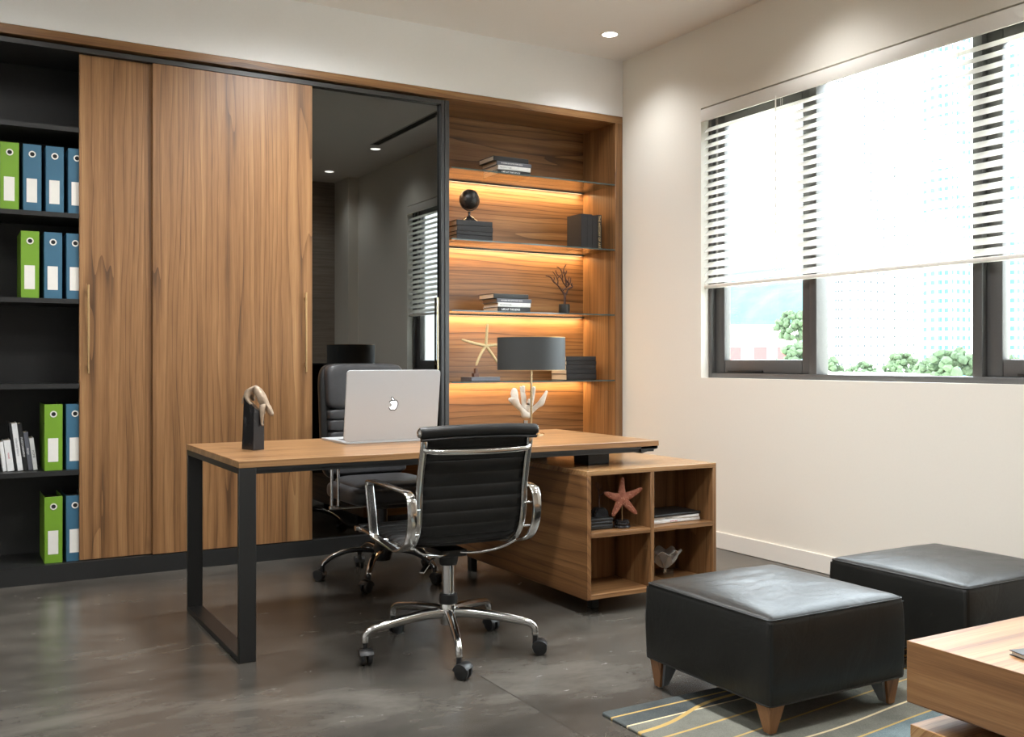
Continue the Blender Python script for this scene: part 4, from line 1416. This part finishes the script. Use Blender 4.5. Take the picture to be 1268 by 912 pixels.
# under-seat spreaders meeting at the tilt housing
for y0, yc in ((-0.16, -0.035), (0.20, 0.075)):
    mb = MB()
    sp_ = catmull([(-RW, y0, 0.440 if y0 < 0 else 0.424), (-0.16, y0 * 0.8, 0.408), (-0.08, (y0 + yc) / 2, 0.392), (0, yc, 0.388), (0.08, (y0 + yc) / 2, 0.392), (0.16, y0 * 0.8, 0.408), (RW, y0, 0.440 if y0 < 0 else 0.424)], 6)
    mb.sweep(sp_, rrect(0.022, 0.009, 0.003, 2))
    mb.build('seat_spreader', M['alu'], fc)
# arm loops
for sx in (-1, 1):
    loop = [(0.195, 0.640), (0.170, 0.655), (0.05, 0.655), (-0.12, 0.652), (-0.205, 0.648), (-0.243, 0.622), (-0.250, 0.560), (-0.232, 0.500), (-0.190, 0.452), (-0.120, 0.428), (-0.04, 0.430), (0.05, 0.437), (0.125, 0.440), (0.146, 0.455), (0.165, 0.530), (0.190, 0.610)]
    ax = sx * 0.252
    pts = catmull([(ax, y, z) for y, z in loop], 4, closed=True)
    n_ = len(pts)
    prof = rrect(0.009, 0.036, 0.004, 2)
    MB().sweep(pts, prof, closed=True, up=Vector((1, 0, 0))).build('arm_loop', M['alu'], fc)
    mb = MB()
    for y, z in ((-0.238, 0.59), (-0.225, 0.50), (0.0, 0.431), (0.1, 0.436)):
        mb.tube([(sx * RW, y * 0.93, z - 0.002), (ax, y, z)], 0.0045, 10)
    mb.build('arm_bolt', M['alu'], fc)

# ------------------------------------------------------------------ tall executive chair behind the desk
def sgn(v, e):
    return math.copysign(abs(v) ** e, v)
def superell(mb, c, s, e1=0.35, e2=0.35, nu=40, nv=24, fn=None):
    rings = []
    for j in range(nv + 1):
        v = -PI / 2 + PI * j / nv
        ring = []
        for i in range(nu):
            u = 2 * PI * i / nu
            p = Vector((c[0] + s[0] * sgn(math.cos(v), e1) * sgn(math.cos(u), e2), c[1] + s[1] * sgn(math.cos(v), e1) * sgn(math.sin(u), e2), c[2] + s[2] * sgn(math.sin(v), e1)))
            if fn:
                p = fn(p)
            ring.append(mb.bm.verts.new(p))
        rings.append(ring)
    for A, B in zip(rings, rings[1:]):
        for i in range(nu):
            try:
                mb.bm.faces.new((A[i], A[(i + 1) % nu], B[(i + 1) % nu], B[i]))
            except ValueError:
                pass

ec = thing('executive_chair', 'tall padded black leather executive chair behind the desk facing us', 'chair', (1.975, 4.765, 0), R(180))
def recline(p):
    t = (p.z - 0.5)
    y = p.y - t * 0.10 - 0.05 * max(0, t - 0.25) ** 2
    y += 0.10 * (p.x / 0.25) ** 2 * 0.22
    return Vector((p.x, y, p.z))
mb = MB()
superell(mb, (0, -0.215, 0.985), (0.218, 0.052, 0.122), 0.30, 0.36, fn=recline)
for zc, hh, ww in ((0.839, 0.0275, 0.214), (0.782, 0.032, 0.213), (0.716, 0.0365, 0.212), (0.643, 0.039, 0.212), (0.566, 0.040, 0.212)):
    superell(mb, (0, -0.212, zc), (ww, 0.050, hh), 0.28, 0.36, fn=recline)
mb.build('backrest', M['leather_exec'], ec, angle=80)
mb = MB()
superell(mb, (0, -0.268, 0.80), (0.240, 0.045, 0.308), 0.28, 0.5, fn=recline)
mb.build('back_shell', M['leather_chair'], ec, angle=80)
mb = MB()
superell(mb, (0, 0.03, 0.455), (0.250, 0.245, 0.052), 0.5, 0.3)
superell(mb, (0, 0.03, 0.495), (0.212, 0.215, 0.035), 0.6, 0.3)
mb.build('seat', M['leather_exec'], ec, angle=80)
mb = MB()
mb.box(-0.10, 0.10, -0.11, 0.11, 0.372, 0.404, 0.01)
mb.build('tilt_housing', M['plastic'], ec)
MB().cyl((0, 0), 0.026, 0.20, 0.372, 28).build('gas_column', M['plastic'], ec)
mb = MB()
mb.lathe([(0, 0.095), (0.040, 0.095), (0.046, 0.105), (0.050, 0.150), (0.044, 0.170), (0.036, 0.176), (0.036, 0.245), (0, 0.247)], seg=36)
mb.build('hub', M['plastic'], ec)
pe = catmull([(0.030, 0, 0.140), (0.10, 0, 0.150), (0.18, 0, 0.146), (0.25, 0, 0.122), (0.295, 0, 0.090), (0.305, 0, 0.072)], 5)
pe = [(p.x, p.z) for p in pe]
nE = len(pe)
# base arms: hub world angles of the casters
for i, a in enumerate((163, 235, 307, 19, 91)):
    wa = R(a - 180)
    def cap(o, Mz):
        pts = [Mz @ Vector((p[0], 0, p[1] + 0.0085)) for p in pe[3:]]
        MB().sweep(pts, [(b_[0] * 0.014, b_[1] * 0.007) for b_ in circ]).build('chrome_cap', M['chrome'], o)
    star_leg(wa, ec, pe, circ, [(0.022 - 0.009 * i_ / nE, 0.011) for i_ in range(nE)], M['plastic'], 0.075, 0.303, R(40 + 77 * i), cap)
for sx in (-1, 1):
    mb = MB()
    for dx in (-0.017, 0.017):
        mb.tube([(sx * 0.272 + dx, 0.045, 0.392), (sx * 0.272 + dx, 0.045, 0.640)], 0.0075, 14)
    mb.box(sx * 0.272 - 0.030, sx * 0.272 + 0.030, 0.032, 0.058, 0.378, 0.400, 0.008)
    mb.box(min(sx * 0.272, sx * 0.08), max(sx * 0.272, sx * 0.08), 0.035, 0.055, 0.380, 0.388, 0.002, 1)
    mb.build('arm_post', M['chrome'], ec)
    mb = MB()
    superell(mb, (sx * 0.272, 0.02, 0.655), (0.034, 0.150, 0.018), 0.6, 0.35)
    mb.build('armrest', M['leather_exec'], ec, angle=80)

# ------------------------------------------------------------------ ottomans
def ottoman(x0, x1, y0, y1, label, front_z, seed):
    cx, cy = (x0 + x1) / 2, (y0 + y1) / 2
    w, d = x1 - x0, y1 - y0
    o = thing('ottoman', label, 'ottoman', (cx, cy, 0), 0, 'square leather ottomans')
    def ring(w_, d_, r, n=16):
        pts = []
        hw, hd = w_ / 2, d_ / 2
        cs = ((hw - r, hd - r, 0), (-hw + r, hd - r, 90), (-hw + r, -hd + r, 180), (hw - r, -hd + r, 270))
        for k, (px, py, a) in enumerate(cs):
            for q_ in range(5):
                t_ = R(a + 90 * q_ / 4)
                pts.append(Vector((px + r * math.cos(t_), py + r * math.sin(t_))))
            nx_ = cs[(k + 1) % 4]
            e = Vector((nx_[0] + r * math.cos(R(a + 90)), nx_[1] + r * math.sin(R(a + 90))))
            s0 = pts[-1]
            for q_ in range(1, n):
                pts.append(s0.lerp(e, q_ / n))
        return pts
    prof = [(0.012, 0.100), (0.004, 0.101), (0.0, 0.106), (-0.002, 0.16), (-0.004, 0.23), (-0.002, 0.30), (0.0, 0.338), (0.003, 0.350), (0.009, 0.3585), (0.018, 0.3635)]
    mb = MB()
    rings = []
    for ins, z in prof:
        rings.append([mb.bm.verts.new((p.x, p.y, z)) for p in ring(w - 2 * ins, d - 2 * ins, 0.018)])
    top = ring(w - 2 * 0.018, d - 2 * 0.018, 0.018)
    K = 16
    for k in range(1, K):
        s_ = 1 - k / K
        rr = []
        for p in top:
            x, y = p.x * s_, p.y * s_
            u, v = 2 * x / w, 2 * y / d
            z = 0.3635 + 0.017 * (1 - abs(u) ** 3.5) * (1 - abs(v) ** 3.5)
            edge = min(1 - abs(u), 1 - abs(v))
            nz = noise.noise(Vector((x * 5 + seed, y * 5, seed))) * 0.004
            cr = noise.noise(Vector((x * 9 + seed, y * 26 + seed, 3.1))) * 0.0022 * min(1, edge * 4)
            rr.append(mb.bm.verts.new((x, y, z + nz * min(1, edge * 4) + cr)))
        rings.append(rr)
    for A, B in zip(rings, rings[1:]):
        n_ = len(A)
        for i in range(n_):
            mb.bm.faces.new((A[i], A[(i + 1) % n_], B[(i + 1) % n_], B[i]))
    mb.bm.faces.new(rings[-1])
    mb.bm.faces.new(list(reversed(rings[0])))
    up = mb.build('upholstery', M['leather'], o, angle=80)
    mb = MB()
    for sx in (-1, 1):
        for sy in (-1, 1):
            q0 = Vector((sx * (w / 2 - 0.0058), sy * (d / 2 - 0.0058), 0))
            mb.tube([(q0.x, q0.y, 0.105), (q0.x + sx * 0.003, q0.y + sy * 0.003, 0.23), (q0.x, q0.y, 0.345)], 0.0026, 8)
    rp_ = [(p.x, p.y, 0.354) for p in ring(w - 0.008, d - 0.008, 0.018, 4)]
    mb.tube(rp_, 0.0026, 6, closed=True)
    rp_ = [(p.x, p.y, 0.103) for p in ring(w - 0.002, d - 0.002, 0.018, 4)]
    mb.tube(rp_, 0.0028, 6, closed=True)
    mb.build('piping', M['leather'], up)
    for sx in (-1, 1):
        for sy in (-1, 1):
            zb = front_z if sy < 0 else 0.0
            def pyr(mb, a, b_, zt, zb_, tw_, bw_):
                pass
            mb = MB()
            X0, Y0 = sx * (w / 2 - 0.012), sy * (d / 2 - 0.012)
            def corner(t_, b_, z1_, z0_, th):
                # L shaped outer plates tapering to the foot
                top_ = [(0, 0), (-t_, 0), (-t_, -th), (-th, -th), (-th, -t_), (0, -t_)]
                ins = 0.012
                bot_ = [(-ins, -ins), (-ins - b_, -ins), (-ins - b_, -ins - th), (-ins - th, -ins - th), (-ins - th, -ins - b_), (-ins, -ins - b_)]
                A_ = [mb.bm.verts.new((X0 + sx * p[0], Y0 + sy * p[1], z1_)) for p in top_]
                B_ = [mb.bm.verts.new((X0 + sx * p[0], Y0 + sy * p[1], z0_)) for p in bot_]
                n_ = 6
                for i in range(n_):
                    mb.bm.faces.new((A_[i], A_[(i + 1) % n_], B_[(i + 1) % n_], B_[i]))
                mb.bm.faces.new(A_)
                mb.bm.faces.new(list(reversed(B_)))
            corner(0.062, 0.026, 0.100, zb + 0.004, 0.010)
            leg = mb.build('leg', M['wood_leg'], o, smooth=False)
            mb = MB()
            A_ = [mb.bm.verts.new((X0 + sx * p[0], Y0 + sy * p[1], 0.100)) for p in ((-.0105, -.0105), (-.075, -.0105), (-.075, -.075), (-.0105, -.075))]
            B_ = [mb.bm.verts.new((X0 + sx * p[0], Y0 + sy * p[1], zb + 0.008)) for p in ((-.0230, -.0230), (-.045, -.0230), (-.045, -.045), (-.0230, -.045))]
            for i in range(4):
                mb.bm.faces.new((A_[i], A_[(i + 1) % 4], B_[(i + 1) % 4], B_[i]))
            mb.bm.faces.new(A_)
            mb.bm.faces.new(list(reversed(B_)))
            mb.cyl((X0 - sx * 0.026, Y0 - sy * 0.026), 0.010, zb, zb + 0.009, 16)
            mb.build('metal_core', M['leg_core'], leg, smooth=False)
    return o
ottoman(2.106, 2.702, 2.137, 2.732, 'square black leather ottoman on short tapered wooden legs nearest the credenza', 0.009, 0.0)
ottoman(2.976, 3.600, 2.110, 2.705, 'square black leather ottoman beneath the window, partly behind the other', 0.009, 5.0)

# ------------------------------------------------------------------ rug
mb = MB()
mb.prism([(p[0] + 1.01, p[1] + 0.13) for p in rrect(2.0, 1.69, 0.012, 4)], 0.0, 0.009, bev=0.003)
rug = mb.build('area_rug', M['rug'], loc=(1.8, 1.6, 0.0))
tag(rug, 'grey and slate rug with thin curving gold lines on the floor', 'rug')

# ------------------------------------------------------------------ coffee table
ct = thing('coffee_table', 'low chunky two tier walnut coffee table at the edge of the rug', 'table', (2.8, 1.3, 0.009))
MB().box(2.279, 3.42, 0.85, 1.796, 0.194, 0.360, 0.0015, 1).build('top_tier', M['wood_ct'], ct, world=True)
MB().box(2.277, 2.2795, 0.85, 1.797, 0.1935, 0.3602, 0.0008, 1).build('side_veneer', M['wood_ct_y'], ct, world=True)
MB().box(2.282, 2.95, 0.95, 1.790, 0.030, 0.134, 0.0015, 1).build('lower_tier', M['wood_ct'], ct, world=True)
mb = MB()
mb.box(2.46, 2.90, 1.0, 1.70, 0.134, 0.194).box(2.35, 2.88, 1.0, 1.72, 0.0095, 0.030)
mb.build('black_core', M['black_metal'], ct, world=True)
book(0.30, 0.22, 0.013, M['cover_black'], None, (2.484, 1.325, 0.3605), R(-15), 'black magazine with white pages lying on the coffee table', None, page=M['card'])

# ------------------------------------------------------------------ world beyond the window
def tower_mat(name, wall, glass, sx, sz, fx=0.5, fz=0.55):
    m = N(name)
    co = obj_coord(m)
    sp = m.n('ShaderNodeSeparateXYZ')
    m.l(co, sp.inputs[0])
    h_ = m.math('ADD', sp.outputs[0], sp.outputs[1])
    a = m.math('LESS_THAN', m.math('FRACT', m.math('DIVIDE', h_, sx)), fx)
    b = m.math('LESS_THAN', m.math('FRACT', m.math('DIVIDE', sp.outputs[2], sz)), fz)
    m.bsdf(m.mix(m.math('MULTIPLY', a, b), wall, glass), 0.6)
    return m.m
TW = [tower_mat('white_tower_facade', srgb(240, 238, 234), srgb(52, 60, 64), 1.5, 1.35, 0.3, 0.3),
      tower_mat('blue_tower_facade', srgb(200, 222, 240), srgb(48, 108, 158), 1.2, 1.3, 0.6, 0.5),
      tower_mat('grey_tower_facade', srgb(236, 236, 232), srgb(56, 64, 64), 1.7, 1.4, 0.28, 0.3)]
M['roofing'] = plain('pale_roof', srgb(236, 230, 220), 0.8)
M['red_panel'] = plain('faded_red_panel', srgb(160, 66, 66), 0.8)
M['leaf'] = plain('tree_leaf', srgb(58, 76, 50), 0.8, grain=0.45, gscale=1.2)
M['bark'] = plain('tree_bark', srgb(110, 92, 74), 0.9)
M['hill'] = plain('wooded_hill', srgb(52, 86, 92), 0.9, grain=0.3, gscale=0.05)
M['field'] = plain('pale_ground', srgb(200, 198, 184), 0.9, grain=0.1, gscale=0.05)
GZ = -9.0
def away(D, u):
    """world x,y at depth D in the direction of photo column u"""
    r = (u - 634.5) / 1225.5
    return (D * (0.5 + 0.8660254 * r), D * (0.8660254 - 0.5 * r))
struct('ground', MB().box(6, 1400, -600, 1400, GZ - 1.0, GZ), M['field'])
mb = MB()
mb.grid(60, 30, lambda u, v: Vector((560 + 260 * v + 120 * u, 820 * (1 - u) + 40, GZ + 130 * math.sin(PI * v) * (0.45 + 0.55 * noise.noise(Vector((u * 4, v * 2, 0.3))) ** 2 + 0.25 * math.sin(u * 9)))))
struct('hills', mb, M['hill'])
def tower(D, u, w, d, ztop, mat, label, name='apartment_tower', setback=True):
    x, y = away(D, u)
    t_ = thing(name, label, 'building', (x, y, GZ), R(rnd.uniform(-4, 4)), None)
    H_ = ztop - GZ
    mb = MB()
    mb.box(-w / 2, w / 2, -d / 2, d / 2, 0, H_)
    mb.box(-w / 2 - 0.6, -w / 2, -d * 0.18, d * 0.18, 0, H_)
    mb.build('shaft', mat, t_, smooth=False)
    mb = MB()
    mb.box(-w / 2 - 0.3, w / 2 + 0.3, -d / 2 - 0.3, d / 2 + 0.3, H_, H_ + 0.8)
    mb.box(-w / 5, w / 5, -d / 5, d / 5, H_ + 0.8, H_ + 4)
    mb.build('roof', M['roofing'], t_, smooth=False)
tower(150, 1052, 8, 8, 46, TW[0], 'white tower block seen through the middle pane, left one')
tower(170, 1104, 9, 9, 52, TW[2], 'white tower block seen through the middle pane, between the other two')
tower(140, 1172, 3.6, 5, 60, TW[1], 'slim blue glazed tower in the middle pane')
tower(155, 1192, 4.5, 6, 60, TW[0], 'white tower with dotted windows beside the dark mullion')
tower(140, 1252, 5, 5, 60, TW[1], 'blue glazed tower seen past the right mullion')
x, y = away(90, 938)
hb_ = thing('low_hall', 'low white hall with faded red doors seen through the left sash', 'building', (x, y, GZ), R(-30))
MB().box(-4.0, 4.0, 0, 9, 0, 12.6).build('walls', M['roofing'], hb_, smooth=False)
for k in (-2.1, 0.25, 2.4):
    MB().box(k - 0.6, k + 0.6, -0.08, -0.0, 9.6, 11.4).build('red_door', M['red_panel'], hb_, smooth=False)
MB().prism([(-4.3, 12.6), (4.3, 12.6), (3.8, 13.4), (-3.8, 13.4)], -9.3, 0.3, Matrix.Rotation(R(90), 4, 'X')).build('roof', M['roofing'], hb_, smooth=False)
x, y = away(60, 1088)
lr = thing('flat_roof_pavilion', 'low pale flat roofed building just above the window sill', 'building', (x, y, GZ), R(-28))
MB().box(-3.6, 3.6, 0, 10, 0, 9.1).build('walls', M['roofing'], lr, smooth=False)
MB().box(-3.8, 3.8, -0.2, 10.2, 9.1, 9.35).build('roof', M['roofing'], lr, smooth=False)

def tree(D, u, ztop, rad, label):
    x, y = away(D, u)
    t_ = thing('leafy_tree', label, 'tree', (x, y, GZ), 0, 'trees outside the window')
    Hh = ztop - GZ
    MB().tube([(0, 0, 0), (0.1, 0.05, Hh * 0.4), (0, 0, Hh * 0.75)], [0.35, 0.28, 0.12], 8).build('trunk', M['bark'], t_)
    mb = MB()
    for k in range(90):
        a, b_ = rnd.uniform(0, 2 * PI), rnd.uniform(-0.4, 1)
        q_ = rad * rnd.uniform(0.45, 1.0)
        cx_, cy_ = q_ * math.cos(a) * math.sqrt(max(0.05, 1 - b_ * b_)), q_ * math.sin(a) * math.sqrt(max(0.05, 1 - b_ * b_))
        cz_ = Hh - rad * 0.95 + b_ * rad * 0.85
        r_ = rad * rnd.uniform(0.12, 0.24)
        M_ = Matrix.Translation((cx_, cy_, cz_)) @ Matrix.Rotation(rnd.uniform(0, 6), 4, 'X') @ Matrix.Diagonal((r_, r_, r_ * 0.8, 1))
        g = bmesh.ops.create_icosphere(mb.bm, subdivisions=1, radius=1.0)
        for v in g['verts']:
            v.co *= 1 + rnd.uniform(-.18, .18)
        bmesh.ops.transform(mb.bm, matrix=M_, verts=g['verts'])
    mb.build('crown', M['leaf'], t_, smooth=False)
tree(60, 1180, 1.9, 1.9, 'big round tree at the right of the middle pane')
tree(66, 1155, 1.3, 1.5, 'green tree left of the biggest one in the middle pane')
tree(85, 1118, 1.9, 1.7, 'dark green tree in the centre of the middle pane')
tree(95, 1028, 1.4, 2.0, 'tree at the left end of the middle pane beneath the tower')
tree(105, 1068, 1.1, 1.7, 'small tree below the two white towers')
tree(70, 990, 2.4, 1.6, 'tree at the right side of the left sash')
tree(80, 984, 5.2, 1.8, 'taller tree above another in the left sash')
tree(75, 1248, 1.6, 1.6, 'tree seen past the right mullion')

# ------------------------------------------------------------------ light
w = bpy.data.worlds.new('daylight')
S.world = w
w.use_nodes = True
nt = w.node_tree
nt.nodes.clear()
bg = nt.nodes.new('ShaderNodeBackground')
bg.inputs[0].default_value = (0.86, 0.94, 1.0, 1)
bg.inputs[1].default_value = 6.0
wo = nt.nodes.new('ShaderNodeOutputWorld')
nt.links.new(bg.outputs[0], wo.inputs[0])
L = bpy.data.lights.new('sun', 'SUN')
L.energy = 4.5
L.angle = R(2)
L.color = (1.0, 0.97, 0.92)
so = bpy.data.objects.new('sun', L)
COL.objects.link(so)
so.rotation_euler = Vector((0.75, 0.35, -0.62)).to_track_quat('-Z', 'Y').to_euler()

# ------------------------------------------------------------------ camera
cd = bpy.data.cameras.new('camera')
cam = bpy.data.objects.new('camera', cd)
COL.objects.link(cam)
cam.location = (0, 0, 1.12)
cam.rotation_euler = (R(90), 0, R(-30))
cd.sensor_width = 36.0
cd.sensor_fit = 'HORIZONTAL'
cd.lens = 36.0 * 1225.5 / 1268.0
cd.shift_x = -0.5 / 1268.0
cd.shift_y = (446.9 - 456.0) / 1268.0
cd.clip_start = 0.02
cd.clip_end = 3000
S.camera = cam
S.view_settings.view_transform = 'Standard'
S.view_settings.look = 'None'
S.view_settings.gamma = 1.0
S.view_settings.exposure = 1.08
S.view_settings.use_curve_mapping = False
S.cycles.use_denoising = True
S.cycles.max_bounces = 10
S.cycles.diffuse_bounces = 6
S.cycles.glossy_bounces = 5
S.cycles.transparent_max_bounces = 16
S.cycles.sample_clamp_indirect = 6.0
S.cycles.caustics_reflective = False
S.cycles.caustics_refractive = False
